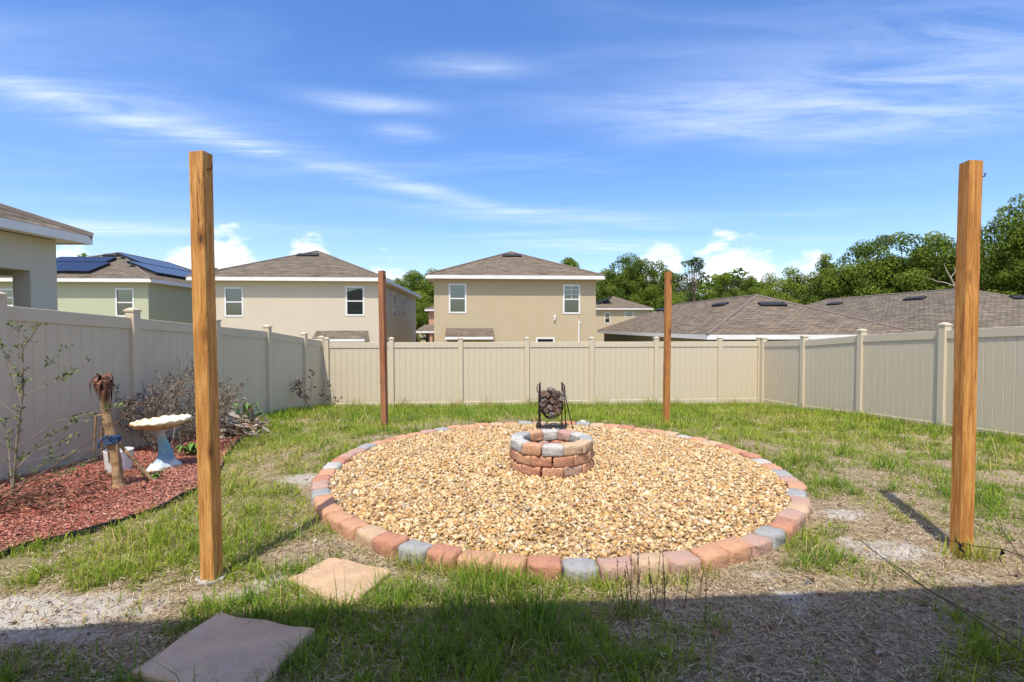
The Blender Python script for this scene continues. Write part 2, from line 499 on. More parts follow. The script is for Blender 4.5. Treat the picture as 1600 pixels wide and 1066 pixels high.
# ------------------------------------------------------------------ terrain
RC = (0.41, 5.28); RR = 2.33              # centre and outer radius of the stone ring
MULCH = [(-5.16, -1.0), (-3.75, 1.6), (-3.50, 2.8), (-3.36, 3.4), (-3.07, 3.78), (-2.86, 4.25), (-2.86, 4.75), (-3.10, 5.4),
         (-3.52, 6.25), (-3.85, 7.0), (-4.25, 8.0), (-4.55, 8.7), (-5.08, 9.2)]
FLAG1 = [(-1.31, 2.93), (-1.16, 3.22), (-1.02, 3.16), (-0.72, 3.03), (-0.80, 2.80), (-0.86, 2.66), (-1.06, 2.76)]
FLAG2 = [(-1.50, 2.55), (-0.95, 2.41), (-1.03, 1.98), (-1.60, 2.10)]
_gy = [-60, 3, 5, 7, 9, 11, 12.6, 14, 16, 20, 400]
_gz = [0, 0, -.08, -.19, -.31, -.43, -.60, -.73, -1.0, -1.6, -1.6]


def sstep(a, b, x):
    t = np.clip((x - a) / (b - a), 0, 1)
    return t * t * (3 - 2 * t)


def lattice(seed):
    g = np.random.default_rng(seed)
    return g.random((256, 256))


_lat = [lattice(100 + i) for i in range(8)]


def vnoise(x, y, scale, k=0):
    x = np.asarray(x, float) * scale + 31.7 * k + 57; y = np.asarray(y, float) * scale + 13.1 * k + 83
    xi = np.floor(x).astype(int); yi = np.floor(y).astype(int)
    fx = x - xi; fy = y - yi
    fx = fx * fx * (3 - 2 * fx); fy = fy * fy * (3 - 2 * fy)
    L = _lat[k % 8]
    a = L[xi % 256, yi % 256]; b = L[(xi + 1) % 256, yi % 256]; c = L[xi % 256, (yi + 1) % 256]; d = L[(xi + 1) % 256, (yi + 1) % 256]
    return (a * (1 - fx) + b * fx) * (1 - fy) + (c * (1 - fx) + d * fx) * fy


def fbm(x, y, scale, k=0, o=4):
    s = 0; a = 0.5; t = 0
    for i in range(o):
        s = s + a * vnoise(x, y, scale * 2 ** i, k + i); t += a; a *= 0.55
    return s / t


def ground(x, y, rough=True):
    x = np.asarray(x, float); y = np.asarray(y, float)
    b = np.interp(y, _gy, _gz)
    r = np.hypot(x - RC[0], y - RC[1])
    w = 1 - sstep(2.7, 4.6, r)
    z = b * (1 - w)
    if rough:
        near = 1 - sstep(14, 20, y)
        z = z + near * ((fbm(x, y, 0.8, 1, 3) - 0.5) * 0.05 + (fbm(x, y, 5.0, 3, 3) - 0.5) * 0.022) * sstep(2.2, 2.6, r + 0 * x)
    return z


def gz(x, y):
    return float(ground(x, y))


def in_poly(x, y, poly):
    x = np.asarray(x); y = np.asarray(y); inside = np.zeros(x.shape, bool)
    n = len(poly); j = n - 1
    for i in range(n):
        xi, yi = poly[i]; xj, yj = poly[j]
        c = ((yi > y) != (yj > y)) & (x < (xj - xi) * (y - yi) / (yj - yi + 1e-12) + xi)
        inside ^= c; j = i
    return inside


# how thick the grass stands: signed bumps over noise
GB = [  # x, y, rx, ry, amount
    (-2.35, 2.66, .55, .20, -1.1), (-2.0, 2.36, .7, .2, -.35), (-1.95, 4.85, .38, .22, -.8), (-2.2, 5.9, .8, .5, .35), (-1.35, 3.35, .35, .22, -.9), (-1.55, 2.86, .22, .08, -.6), (-1.35, 2.66, .4, .10, .55),
    (2.67, 4.05, .28, .20, -1.0), (2.55, 3.37, .40, .24, -1.1), (1.57, 2.78, .18, .10, -.9), (1.6, 2.45, .75, .40, -.75), (0.95, 2.7, .45, .2, -.55),
    (2.2, 2.9, .9, .25, -.35), (1.4, 3.0, .4, .12, -.6), (3.9, 4.7, 1.2, .5, .45), (4.2, 4.0, .8, .3, .3), (2.6, 4.75, .5, .35, .4), (-2.9, 3.15, .6, .28, .55), (-2.55, 3.95, .5, .5, .4), (2.9, 2.4, .7, .3, -.2),
    (-.1, 2.45, .62, .30, .85), (-.15, 2.05, .7, .35, .6), (-.55, 2.75, .35, .2, .25), (.35, 2.95, .6, .12, .15), (-2.4, 3.35, .6, .35, .65), (-1.95, 3.55, .5, .4, .35),
    (-1.45, 4.1, .4, .5, .5), (-1.2, 2.3, .5, .35, .15), (2.05, 3.45, .28, .45, .55), (2.35, 2.2, .2, .3, .35), (1.05, 2.55, .16, .22, .55), (-1.15, 2.62, .3, .12, .6), (-1.8, 2.25, .3, .25, .5), (-2.5, 2.15, .3, .2, .4), (1.72, 2.72, .13, .12, .5), (1.95, 2.25, .2, .3, .4), (.75, 2.3, .3, .3, .3),
    (-2.9, 5.3, .3, .5, .3), (-3.0, 6.6, .7, .4, .25), (-2.0, 7.3, .5, .15, -.35), (4.2, 7.4, .5, .2, -.45), (3.3, 6.4, .3, .3, -.3), (4.9, 6.0, .5, .2, -.25),
]


def turf(x, y):
    t = 0.57 + (fbm(x, y, 1.4, 0, 4) - 0.5) * 1.7 + (fbm(x, y, 6.0, 4, 3) - 0.5) * 1.5
    t = t + 0.30 * sstep(5.0, 8.5, y) + 0.25 * sstep(9, 12, y)
    for bx, by, rx, ry, a in GB:
        t = t + a * np.exp(-((x - bx) / rx) ** 2 - ((y - by) / ry) ** 2)
    return np.clip(t, 0, 1)


SB = [(-2.35, 2.68, .50, .17, 1.0), (-2.9, 2.55, .5, .2, .8), (-2.15, 2.42, .35, .06, .6), (-2.0, 4.95, .35, .22, .8), (2.67, 4.05, .20, .13, 1.0), (2.55, 3.40, .36, .18, .95), (1.57, 2.78, .13, .08, 1.0),
      (1.50, 2.62, .08, .06, .8), (1.05, 2.55, .12, .20, .3), (-1.45, 2.9, .1, .1, .7), (-1.62, 2.80, .22, .05, .6), (1.5, 3.05, .2, .07, .6), (2.75, 3.0, .25, .07, .6), (2.2, 2.62, .2, .06, .5), (2.0, 3.0, .2, .08, .4),
      (1.9, 1.95, .2, .1, .5), (-2.45, 6.35, .2, .1, .5), (-1.9, 7.35, .25, .07, .7), (-1.6, 6.9, .2, .06, .5), (4.2, 7.4, .3, .1, .4), (3.4, 4.5, .3, .1, .5), (2.75, 8.15, .28, .10, .7), (-1.45, 3.0, .14, .06, .5)]


def sandy(x, y):
    s = 0.0 * x
    for bx, by, rx, ry, a in SB:
        s = s + a * np.exp(-((x - bx) / rx) ** 2 - ((y - by) / ry) ** 2)
    s = s * (0.55 + 0.9 * fbm(x, y, 9.0, 2, 4)) + 0.35 * sstep(0.62, 0.78, fbm(x, y, 2.3, 5, 4))
    return np.clip(s, 0, 1)


xs = np.concatenate([[-600, -250, -120, -60, -35, -22, -15, -11], np.arange(-8, 9.01, 0.06), [11, 15, 22, 35, 60, 120, 250, 600]])
ys = np.concatenate([[-200, -60, -20, -8, -3, 0], np.arange(1.0, 15.01, 0.06), np.arange(15.5, 21, 0.5), [24, 30, 45, 70, 110, 200, 400, 900]])
GX, GY = np.meshgrid(xs, ys)
GZ = ground(GX, GY) - 0.004
V = np.stack([GX.ravel(), GY.ravel(), GZ.ravel()], 1)
nx, ny = len(xs), len(ys)
idx = np.arange(nx * ny).reshape(ny, nx)
F = np.stack([idx[:-1, :-1].ravel(), idx[:-1, 1:].ravel(), idx[1:, 1:].ravel(), idx[1:, :-1].ravel()], 1)
T_ = turf(GX, GY).ravel(); S_ = sandy(GX, GY).ravel()

m, nt = new_mat('soil')
tco = nt.n('ShaderNodeTexCoord').outputs['Object']
at = nt.n('ShaderNodeAttribute', {'attribute_name': 'turf'}).outputs[2]
asd = nt.n('ShaderNodeAttribute', {'attribute_name': 'sand'}).outputs[2]
n1 = nt.noise(tco, 9, 6, 0.65); n2 = nt.noise(tco, 60, 5, 0.7); n3 = nt.noise(tco, 220, 3, 0.6)
c = nt.mix(nt.maprange(n1, 0.35, 0.7), (0.33, 0.255, 0.16), (0.46, 0.37, 0.245))
c = nt.mix(nt.maprange(n2, 0.45, 0.62, 0, 0.8), c, (0.14, 0.095, 0.052))
c = nt.mix(nt.maprange(at, 0.35, 0.9, 0, 0.75), c, (0.20, 0.185, 0.07))
sd = nt.mix(nt.maprange(n2, 0.4, 0.7), (0.56, 0.52, 0.46), (0.38, 0.345, 0.29))
sm = nt.maprange(nt.m('ADD', asd, nt.m('ADD', nt.m('MULTIPLY', nt.m('SUBTRACT', n1, 0.5), 0.9), nt.m('MULTIPLY', nt.m('SUBTRACT', n2, 0.5), 0.5))), 0.25, 0.75, 0, 0.92)
c = nt.mix(sm, c, sd)
bs = nt.n('ShaderNodeBsdfPrincipled', None, Roughness=0.95); bs.inputs['Specular IOR Level'].default_value = 0.1
nt.set(bs.inputs['Base Color'], c)
nt.set(bs.inputs['Normal'], bump(nt, nt.m('ADD', n2, nt.m('MULTIPLY', n3, 0.5)), 0.8, 0.015))
close_mat(nt, bs)
tag(np_obj('ground', V, F, m, None, {'turf': T_, 'sand': S_}, smooth=True), kind='structure')

# ------------------------------------------------------------------ fences
PL_W = 0.1555
plank_mesh = None


def make_plank():
    me = MB().box(-PL_W / 2 + 0.0006, PL_W / 2 - 0.0006, -0.011, 0.011, 0, 1.56)
    bm = bmesh.new()
    t = me.mesh('plank'); bm.from_mesh(t)
    ed = [e for e in bm.edges if abs(e.verts[0].co.z - e.verts[1].co.z) > 1]
    bmesh.ops.bevel(bm, geom=ed, offset=0.0065, segments=1, affect='EDGES')
    bm.to_mesh(t); bm.free()
    t.materials.append(M['vinyl'])
    return t


plank_mesh = make_plank()
post_mesh = MB().box(-.0635, .0635, -.0635, .0635, -0.15, 1.90).mesh('post', bevel=0.006)
post_mesh.materials.append(M['vinyl'])
cap_m = MB()
cap_m.box(-.073, .073, -.073, .073, 1.885, 1.912)
cap_m.add([(-.066, -.066, 1.912), (.066, -.066, 1.912), (.066, .066, 1.912), (-.066, .066, 1.912), (-.02, -.02, 1.938), (.02, -.02, 1.938), (.02, .02, 1.938), (-.02, .02, 1.938)],
          [(0, 1, 5, 4), (1, 2, 6, 5), (2, 3, 7, 6), (3, 0, 4, 7), (4, 5, 6, 7)])
cap_mesh = cap_m.mesh('cap'); cap_mesh.materials.append(M['vinyl'])


def fence(label, pts, skip_posts=()):
    x0, y0, z0 = pts[0]
    root = thing('vinyl_fence', label, 'fence', (x0, y0, z0))
    for i, (x, y, z) in enumerate(pts):
        if i in skip_posts:
            continue
        j = min(i, len(pts) - 2)
        a = math.atan2(pts[j + 1][1] - pts[j][1], pts[j + 1][0] - pts[j][0])
        p = share(post_mesh, 'post', root, None, (x - x0, y - y0, z - z0), (0, 0, a))
        share(cap_mesh, 'cap', p)
    for i in range(len(pts) - 1):
        A = Vector(pts[i]); B = Vector(pts[i + 1])
        d = B - A; L = math.hypot(d.x, d.y); a = math.atan2(d.y, d.x)
        ux, uy = d.x / L, d.y / L; nxx, nyy = -uy, ux
        g = 0.0635

        def rail(name, zlo, zhi):
            vs = []
            for s in (g, L - g):
                zz = A.z + d.z * s / L
                for off in (-0.026, 0.026):
                    for h in (zlo, zhi):
                        vs.append((A.x + ux * s + nxx * off - x0, A.y + uy * s + nyy * off - y0, zz + h - z0))
            MB().add(vs, [(0, 1, 3, 2), (4, 6, 7, 5), (0, 2, 6, 4), (1, 5, 7, 3), (0, 4, 5, 1), (2, 3, 7, 6)]).build(name, M['vinyl'], root, bevel=0.004)
        rail('top_rail', 1.65, 1.80)
        rail('bottom_rail', 0.02, 0.17)
        w = L - 2 * g
        n = max(1, round(w / PL_W)); sc = w / n / PL_W
        for k in range(n):
            s = g + (k + 0.5) * w / n
            zz = A.z + d.z * s / L
            share(plank_mesh, 'plank', root, None, (A.x + ux * s - x0, A.y + uy * s - y0, zz + 0.12 - z0), (0, 0, a), (sc, 1, 1))


def run(a, b, n, dz=None):
    return [(a[0] + (b[0] - a[0]) * i / n, a[1] + (b[1] - a[1]) * i / n) for i in range(n + 1)]


def fz(x, y):
    return float(np.interp(y, _gy, _gz))


LC = (-5.07, 13.57); RCN = (7.09, 14.60)
left_pts = [(-5.17, 1.43), (-5.17, 3.27), (-5.16, 5.10), (-5.15, 6.93), (-5.12, 8.80), (-5.10, 10.63), (-5.08, 12.45), LC]
fence('beige vinyl privacy fence running along behind the red mulch bed', [(x, y, fz(x, y)) for x, y in left_pts])
# panel lengths of the back run as seen: a short first panel, six full ones, a short last one
bdir = Vector((RCN[0] - LC[0], RCN[1] - LC[1])); bl = bdir.length; bdir.normalize()
stops = [0.13, 1.83, 3.68, 5.50, 7.31, 9.16, 11.02, bl]
back_pts = [(LC[0] + bdir.x * s, LC[1] + bdir.y * s, -0.73) for s in stops]
fence('beige vinyl privacy fence across the far end of the yard behind the fire pit', back_pts)
right_pts = [(7.14, 14.46), (7.25, 12.65), (7.41, 10.80), (7.57, 8.92), (7.74, 7.05), (7.90, 5.20), (8.06, 3.35)]
rz_ = lambda x, y: float(np.interp(y, [3, 5, 7.65, 8.9, 10.8, 12.67, 14.6], [-.10, -.17, -.285, -.37, -.49, -.65, -.74]))
fence('greyish vinyl privacy fence with post shadows below the low shingle roofs', [(x, y, rz_(x, y)) for x, y in right_pts])

# ------------------------------------------------------------------ houses
def wall_face(mb, u0, u1, z0, z1, holes, P, depth=0.08):
    """wall rectangle with recessed openings; P(u, d, z) maps to a point, d is depth into the wall"""
    us = sorted({u0, u1, *[h[0] for h in holes], *[h[1] for h in holes]})
    zs = sorted({z0, z1, *[h[2] for h in holes], *[h[3] for h in holes]})
    for i in range(len(us) - 1):
        for j in range(len(zs) - 1):
            cu, cz = (us[i] + us[i + 1]) / 2, (zs[j] + zs[j + 1]) / 2
            if any(h[0] < cu < h[1] and h[2] < cz < h[3] for h in holes):
                continue
            mb.quad(P(us[i], 0, zs[j]), P(us[i + 1], 0, zs[j]), P(us[i + 1], 0, zs[j + 1]), P(us[i], 0, zs[j + 1]))
    for a, b, c, d in holes:
        for (p, q, r, s) in (((a, 0, c), (a, 0, d), (a, depth, d), (a, depth, c)), ((b, 0, c), (b, depth, c), (b, depth, d), (b, 0, d)),
                             ((a, 0, d), (b, 0, d), (b, depth, d), (a, depth, d)), ((a, 0, c), (a, depth, c), (b, depth, c), (b, 0, c))):
            mb.quad(P(*p), P(*q), P(*r), P(*s))


def bar(mb, P, a, b, d0, d1, c, d):
    vs = [P(a, d0, c), P(b, d0, c), P(b, d1, c), P(a, d1, c), P(a, d0, d), P(b, d0, d), P(b, d1, d), P(a, d1, d)]
    mb.add(vs, [(0, 3, 2, 1), (4, 5, 6, 7), (0, 1, 5, 4), (1, 2, 6, 5), (2, 3, 7, 6), (3, 0, 4, 7)])


def window(root, P, a, b, c, d, blind=(1.0, 1.0), grid=None):
    """single-hung window; blind = part of the upper and lower sash that the blind covers"""
    fw = 0.055; mid = (c + d) / 2
    fr = MB()
    bar(fr, P, a - 0.03, b + 0.03, -0.02, 0.06, d - fw, d + 0.03)
    bar(fr, P, a - 0.03, b + 0.03, -0.02, 0.06, c - 0.03, c + fw)
    bar(fr, P, a - 0.03, a + fw, -0.018, 0.06, c + fw, d - fw)
    bar(fr, P, b - fw, b + 0.03, -0.018, 0.06, c + fw, d - fw)
    w = fr.build('window', M['trim'], root)
    ml = MB(); bar(ml, P, a + fw, b - fw, -0.008, 0.05, mid - 0.03, mid + 0.03)
    ml.build('meeting_rail', M['trim'], w)
    for lo, hi in ((c + fw, mid - 0.03), (mid + 0.03, d - fw)):
        pn = MB(); bar(pn, P, a + fw, b - fw, 0.025, 0.031, lo, hi); pn.build('pane', M['glass'], w)
    if grid:
        g = MB()
        bar(g, P, (a + b) / 2 - .012, (a + b) / 2 + .012, 0.012, 0.024, mid + .03, d - fw)
        for t in (1 / 3, 2 / 3):
            zz = mid + (d - mid) * t
            bar(g, P, a + fw, b - fw, 0.0125, 0.0235, zz - .012, zz + .012)
        g.build('muntin', M['trim'], w)
    bl = MB(); z = d - fw; zlo = c + fw + (1 - blind[0]) * (d - c - 2 * fw)
    while z > zlo:
        bl.quad(P(a + fw, 0.066, z), P(b - fw, 0.066, z), P(b - fw, 0.079, z - 0.045), P(a + fw, 0.079, z - 0.045)); z -= 0.05
    bl.build('blind', M['blind'], w)
    bk = MB(); bar(bk, P, a - .02, b + .02, 0.30, 0.31, c - .02, d + .02); bk.build('room', M['dark_in'], w)
    return w


def roof_mesh(name, faces, mat, parent):
    """roof planes with shingle coordinates in metres"""
    vs, fs, uvs = [], [], []
    for f in faces:
        b = len(vs); pts = [Vector(p) for p in f]
        n = (pts[1] - pts[0]).cross(pts[2] - pts[0]).normalized()
        if n.z < 0:
            pts.reverse(); n = -n
        t = Vector((0, 0, 1)).cross(n).normalized(); s = n.cross(t)
        vs += [tuple(p) for p in pts]; fs.append(tuple(range(b, b + len(pts))))
        uvs += [(p.dot(t), p.dot(s)) for p in pts]
    me = bpy.data.meshes.new(name); me.from_pydata(vs, [], fs)
    ul = me.uv_layers.new(name='UVMap')
    for i, l in enumerate(me.loops):
        ul.data[i].uv = uvs[l.vertex_index]
    me.materials.append(mat)
    return finish(bpy.data.objects.new(name, me), parent)


def hip_roof(root, x0, x1, y0, y1, z, pitch, mat, wall, h=0.19):
    """hip roof over the eave rectangle; wall = (x0,x1,y0,y1) of the walls for the soffit. returns slope function"""
    hw = min(x1 - x0, y1 - y0) / 2; zt = z + hw * pitch
    if y1 - y0 >= x1 - x0:
        a, b = ((x0 + x1) / 2, y0 + hw, zt), ((x0 + x1) / 2, y1 - hw, zt)
        F_ = [[(x0, y0, z), (x1, y0, z), a], [(x1, y0, z), (x1, y1, z), b, a], [(x1, y1, z), (x0, y1, z), b], [(x0, y1, z), (x0, y0, z), a, b]]
        hips = [((x0, y0, z), a), ((x1, y0, z), a), ((x1, y1, z), b), ((x0, y1, z), b), (a, b)]
    else:
        a, b = (x0 + hw, (y0 + y1) / 2, zt), (x1 - hw, (y0 + y1) / 2, zt)
        F_ = [[(x0, y0, z), (x1, y0, z), b, a], [(x1, y0, z), (x1, y1, z), b], [(x1, y1, z), (x0, y1, z), a, b], [(x0, y1, z), (x0, y0, z), a]]
        hips = [((x0, y0, z), a), ((x0, y1, z), a), ((x1, y0, z), b), ((x1, y1, z), b), (a, b)]
    rf = roof_mesh('roof', F_, mat, root)
    cp = MB()
    for p, q in hips:
        cp.tube([Vector(p) + Vector((0, 0, .005)), Vector(q) + Vector((0, 0, .005))], 0.06, 6)
    cp.build('ridge_cap', M['ridge'], rf)
    fa = MB(); t = 0.03
    fa.box(x0, x1, y0, y0 + t, z - h, z - 0.004); fa.box(x0, x1, y1 - t, y1, z - h, z - 0.004)
    fa.box(x0, x0 + t, y0 + t, y1 - t, z - h, z - 0.004); fa.box(x1 - t, x1, y0 + t, y1 - t, z - h, z - 0.004)
    fa.build('fascia', M['trim'], root)
    so = MB(); zz = z - h + 0.02
    wx0, wx1, wy0, wy1 = wall
    so.quad((x0 + t, y0 + t, zz), (x1 - t, y0 + t, zz), (x1 - t, wy0, zz), (x0 + t, wy0, zz))
    so.quad((x0 + t, wy1, zz), (x1 - t, wy1, zz), (x1 - t, y1 - t, zz), (x0 + t, y1 - t, zz))
    so.quad((x0 + t, wy0, zz), (wx0, wy0, zz), (wx0, wy1, zz), (x0 + t, wy1, zz))
    so.quad((wx1, wy0, zz), (x1 - t, wy0, zz), (x1 - t, wy1, zz), (wx1, wy1, zz))
    so.build('soffit', M['trim'], root)
    return rf


M['ridge'] = plain('ridge_shingle', (0.21, 0.165, 0.135), (0.15, 0.12, 0.10), 8, 0.95, 0.3, 40, 0.01)


def on_slope(mb, side, rect, pitch, s, t, ws, wt, h0, h1):
    """box lying on a roof slope. s along the eave, t up the slope in plan, rect eave (x0,x1,y0,y1,z)"""
    x0, x1, y0, y1, z = rect
    k = math.hypot(1, pitch); nrm = (pitch / k, 1 / k)

    def P(ss, tt, hh):
        tt2 = tt - nrm[0] * hh; zz = z + tt * pitch + nrm[1] * hh
        if side == 'front': return (ss, y0 + tt2, zz)
        if side == 'left': return (x0 + tt2, ss, zz)
        if side == 'right': return (x1 - tt2, ss, zz)
        return (ss, y1 - tt2, zz)
    vs = [P(ss, tt, hh) for hh in (h0, h1) for (ss, tt) in ((s, t), (s + ws, t), (s + ws, t + wt), (s, t + wt))]
    mb.add(vs, [(0, 3, 2, 1), (4, 5, 6, 7), (0, 1, 5, 4), (1, 2, 6, 5), (2, 3, 7, 6), (3, 0, 4, 7)])


def house(label, org, yaw, W, D, H, over, pitch, wmat, rmat, front=(), right=(), left=(), vents=(), solar=(), awnings=()):
    """front wall centred on the local origin facing -y. windows: (centre, z0, z1, width, blind, grid)"""
    root = thing('house', label, 'house', org, yaw)
    hw = W / 2
    Pf = lambda u, d, z: (u, d, z)
    Pr = lambda u, d, z: (hw - d, u, z)
    Pl = lambda u, d, z: (-hw + d, u, z)
    wl = MB()
    hol = lambda L: [(c - w / 2, c + w / 2, a, b) for (c, a, b, w, *_r) in L]
    wall_face(wl, -hw, hw, 0, H, hol(front), Pf)
    wall_face(wl, 0, D, 0, H, hol(right), Pr)
    wall_face(wl, 0, D, 0, H, hol(left), Pl)
    wl.quad((-hw, D, 0), (hw, D, 0), (hw, D, H), (-hw, D, H))
    wl.build('wall', wmat, root)
    for L, P in ((front, Pf), (right, Pr), (left, Pl)):
        for (c, a, b, w, bl, gr) in L:
            window(root, P, c - w / 2, c + w / 2, a, b, bl, gr)
    rect = (-hw - over, hw + over, -over, D + over, H + 0.17)
    rf = hip_roof(root, *rect[:4], rect[4], pitch, rmat, (-hw, hw, 0, D))
    for (side, s, t, w) in vents:
        v = MB(); on_slope(v, side, rect, pitch, s, t, w, 0.32, 0.0, 0.11); v.build('roof_vent', M['vent'], rf, bevel=0.02)
    for (side, s0, n, pw, t0, ph) in solar:
        for k in range(n):
            p = MB(); on_slope(p, side, rect, pitch, s0 + k * (pw + .02), t0, pw, ph, 0.13, 0.17); po = p.build('solar_panel', M['solar'], root)
            q = MB(); on_slope(q, side, rect, pitch, s0 + k * (pw + .02) + .02, t0 + .02, pw - .04, ph - .04, 0.01, 0.129); q.build('mount', M['vent'], po)
    for (a, b, z1, z0, out) in awnings:
        aw = roof_mesh('awning', [[(a, -out, z0), (b, -out, z0), (b, -0.003, z1), (a, -0.003, z1)]], rmat, root)
        s = MB()
        s.box(a, b, -out, -out + .03, z0 - .13, z0 - .004)
        s.build('fascia', M['trim'], aw)
        s = MB()
        for xx in (a + .02, b - .02):
            s.add([(xx - .02, -out + .031, z0 - .13), (xx + .02, -out + .031, z0 - .13), (xx + .02, -.003, z0 - .13), (xx - .02, -.003, z0 - .13),
                   (xx - .02, -out + .031, z0 - .02), (xx + .02, -out + .031, z0 - .02), (xx + .02, -.003, z1 - .03), (xx - .02, -.003, z1 - .03)],
                  [(0, 3, 2, 1), (4, 5, 6, 7), (0, 1, 5, 4), (1, 2, 6, 5), (2, 3, 7, 6), (3, 0, 4, 7)])
        s.build('awning_cheek', wmat, aw)
    return root


GL = -1.6
YW = R(3.5)
z_ = lambda z: z - GL
# tan two-storey house straight behind the back fence
h2 = house('tan two-storey house with small shingled awning and a wall pipe', (0.2, 27.4, GL), YW, 8.7, 14.0, 5.62, 0.40, 0.40, M['st_tan'], M['shingle2'],
           front=[(-3.10, z_(2.22), z_(3.74), .88, (.45, 0), None), (3.02, z_(2.20), z_(3.72), .88, (.35, .3), True), (1.60, .15, 2.47, .95, (0, 0), None)],
           right=[(4.0, z_(2.2), z_(3.7), .9, (.5, 0), None)], left=[(6.0, z_(2.2), z_(3.7), .9, (.5, 0), None)],
           vents=[('front', -.57, 3.62, 1.15)], awnings=[(-3.72, -1.22, z_(1.40), z_(0.95), .85)])
pv = MB(); pv.tube([(2.10, -0.05, z_(2.02)), (2.10, -0.05, z_(1.82))], .05, 8); pv.tube([(2.10, 0.02, z_(2.03)), (2.10, -.09, z_(2.03))], .07, 8); pv.build('wall_vent', M['trim'], h2)
pv = MB(); pv.tube([(3.42, -0.06, z_(-1.5)), (3.42, -0.06, z_(1.72))], .045, 8); pv.tube([(3.42, .0, z_(1.72)), (3.42, -.1, z_(1.72))], .055, 8); pv.build('pipe', M['trim'], h2)
# cream two-storey house
house('cream two-storey house with two narrow windows in its side wall', (-11.6, 26.7, GL), YW, 9.2, 15.2, 5.46, 0.40, 0.41, M['st_cream'], M['shingle'],
      front=[(-2.84, z_(2.03), z_(3.50), .90, (1, 1), None), (3.34, z_(2.08), z_(3.58), .92, (1, 1), None)],
      right=[(4.75, z_(2.1), z_(3.6), .9, (.5, 0), None), (8.7, z_(2.1), z_(3.6), .9, (.5, 0), None)],
      vents=[('front', -.85, 3.85, 1.2), ('right', 5.6, 4.2, 1.2)], awnings=[(1.35, 4.0, z_(1.27), z_(0.85), .85)])
# sage green house with solar panels
house('sage green two-storey house with solar panels on its roof', (-24.5, 27.7, GL), YW, 9.2, 14.5, 5.50, 0.40, 0.41, M['st_green'], M['shingle'],
      front=[(3.36, z_(2.05), z_(3.55), .92, (1, 1), None), (-2.9, z_(2.6), z_(3.5), 1.1, (1, 1), None)],
      vents=[('front', -.4, 4.15, 1.2)],
      solar=[('front', -3.0, 4, 1.06, .75, 1.65), ('front', -2.3, 3, 1.06, 2.50, 1.0), ('right', 1.6, 6, 1.06, .95, 1.65), ('right', 3.2, 5, 1.06, 2.75, 1.5)])
# low house right of the yard
hA = house('low house whose long shingle roof carries a black vent pipe, behind the fence corner', (12.12, 20.67, GL), YW, 8.2, 18.0, 2.60, 0.40, 0.405, M['st_olive'], M['shingle2'],
           vents=[('front', -.62, 3.05, 1.25), ('left', 5.2, 3.35, 1.25), ('left', 13.9, 3.35, 1.25)])
pv = MB(); pv.tube([(-2.4, 10.0, 3.3), (-2.4, 10.0, 4.05)], .05, 8); pv.lathe([(.09, 3.95), (.13, 4.0), (.1, 4.12), (.02, 4.16)], 10)
for i in range(len(pv.v) - 40, len(pv.v)):
    x, y, zq = pv.v[i]; pv.v[i] = (x - 2.4, y + 10.0, zq)
pv.build('vent_pipe', M['vent'], hA)
house('low house with a broad shingle roof under the tall oaks', (24.6, 21.6, GL), YW, 11.6, 22.3, 2.45, 0.40, 0.40, M['st_olive'], M['shingle'],
      vents=[('left', 7.0, 4.9, 1.3), ('left', 13.6, 4.9, 1.3), ('front', 1.1, 4.6, 1.3), ('left', 19.0, 4.2, 1.3)], left=[])
# small far house between the tan house and the low roof
house('small far beige house with white framed windows before the wood', (16.0, 75.0, GL), YW, 8.6, 9.0, 5.55, 0.45, 0.42, M['st_tan'], M['shingle2'],
      front=[(-2.0, z_(2.0), z_(3.5), .75, (0.2, 0), None), (1.2, z_(2.9), z_(3.6), 1.2, (0.4, 0), None)],
      solar=[('left', 1.0, 6, 1.06, .6, 1.65), ('left', 1.0, 6, 1.06, 2.35, 1.3)])
# salmon house seen through the gap
hD = house('far salmon house with a porch roof, glimpsed between two pale houses', (-5.25, 60.0, GL), YW, 9.0, 9.0, 4.9, 0.45, 0.42, M['st_salmon'], M['shingle2'])
pr = roof_mesh('porch_roof', [[(-5.8, -2.6, 2.55), (-1.5, -2.6, 2.55), (-1.5, -.01, 3.3), (-5.0, -.01, 3.3)], [(-5.8, -2.6, 2.55), (-5.8, 1.0, 2.55), (-5.0, -.01, 3.3)]], M['shingle2'], hD)
s = MB(); s.box(-5.8, -1.5, -2.6, -2.55, 2.35, 2.545); s.box(-5.8, -5.75, -2.549, .9, 2.35, 2.545); s.build('fascia', M['trim'], pr)
for xx in (-5.5, -4.0, -1.8):
    MB().box(xx - .15, xx + .15, -2.4, -2.1, 0, 2.4).build('column', M['st_salmon'], hD)

# neighbour's open-cornered lanai past the left fence
hl = thing('house', 'grey stucco house corner with open porch and white fascia beyond the fence', 'house', (-6.76, 7.6, -0.22))
zb = 0.22
MB().box(-.25, 0, -.42, 0, 0, 2.62).build('pillar', M['st_grey'], hl)
b_ = MB(); b_.box(-.25, 0, -5.2, -.421, 2.50, 2.985); b_.build('header', M['st_grey'], hl)
b_ = MB(); b_.box(-4.6, -.251, -.25, 0, 2.46, 2.985); b_.build('header', M['st_grey'], hl)
b_ = MB(); b_.box(-.249, -.001, -.419, -.001, 2.621, 2.985); b_.box(-4.85, -4.601, -.42, 0, 0, 2.985)
b_.box(-.25, 0, -14, -5.201, 0, 2.985); b_.box(-11, -.251, -14, -5.2, 0, 2.985); b_.box(-11, -4.851, -5.199, 0, 0, 2.985)
b_.build('wall', M['st_grey'], hl)
hip_roof(hl, -11.3, .3, -14.3, .3, 3.10, 0.40, M['shingle'], (-11, 0, -14, 0), .125)
MB().box(-4.8, -.26, -5.1, -.26, 2.80, 2.82).build('ceiling', M['trim'], hl)

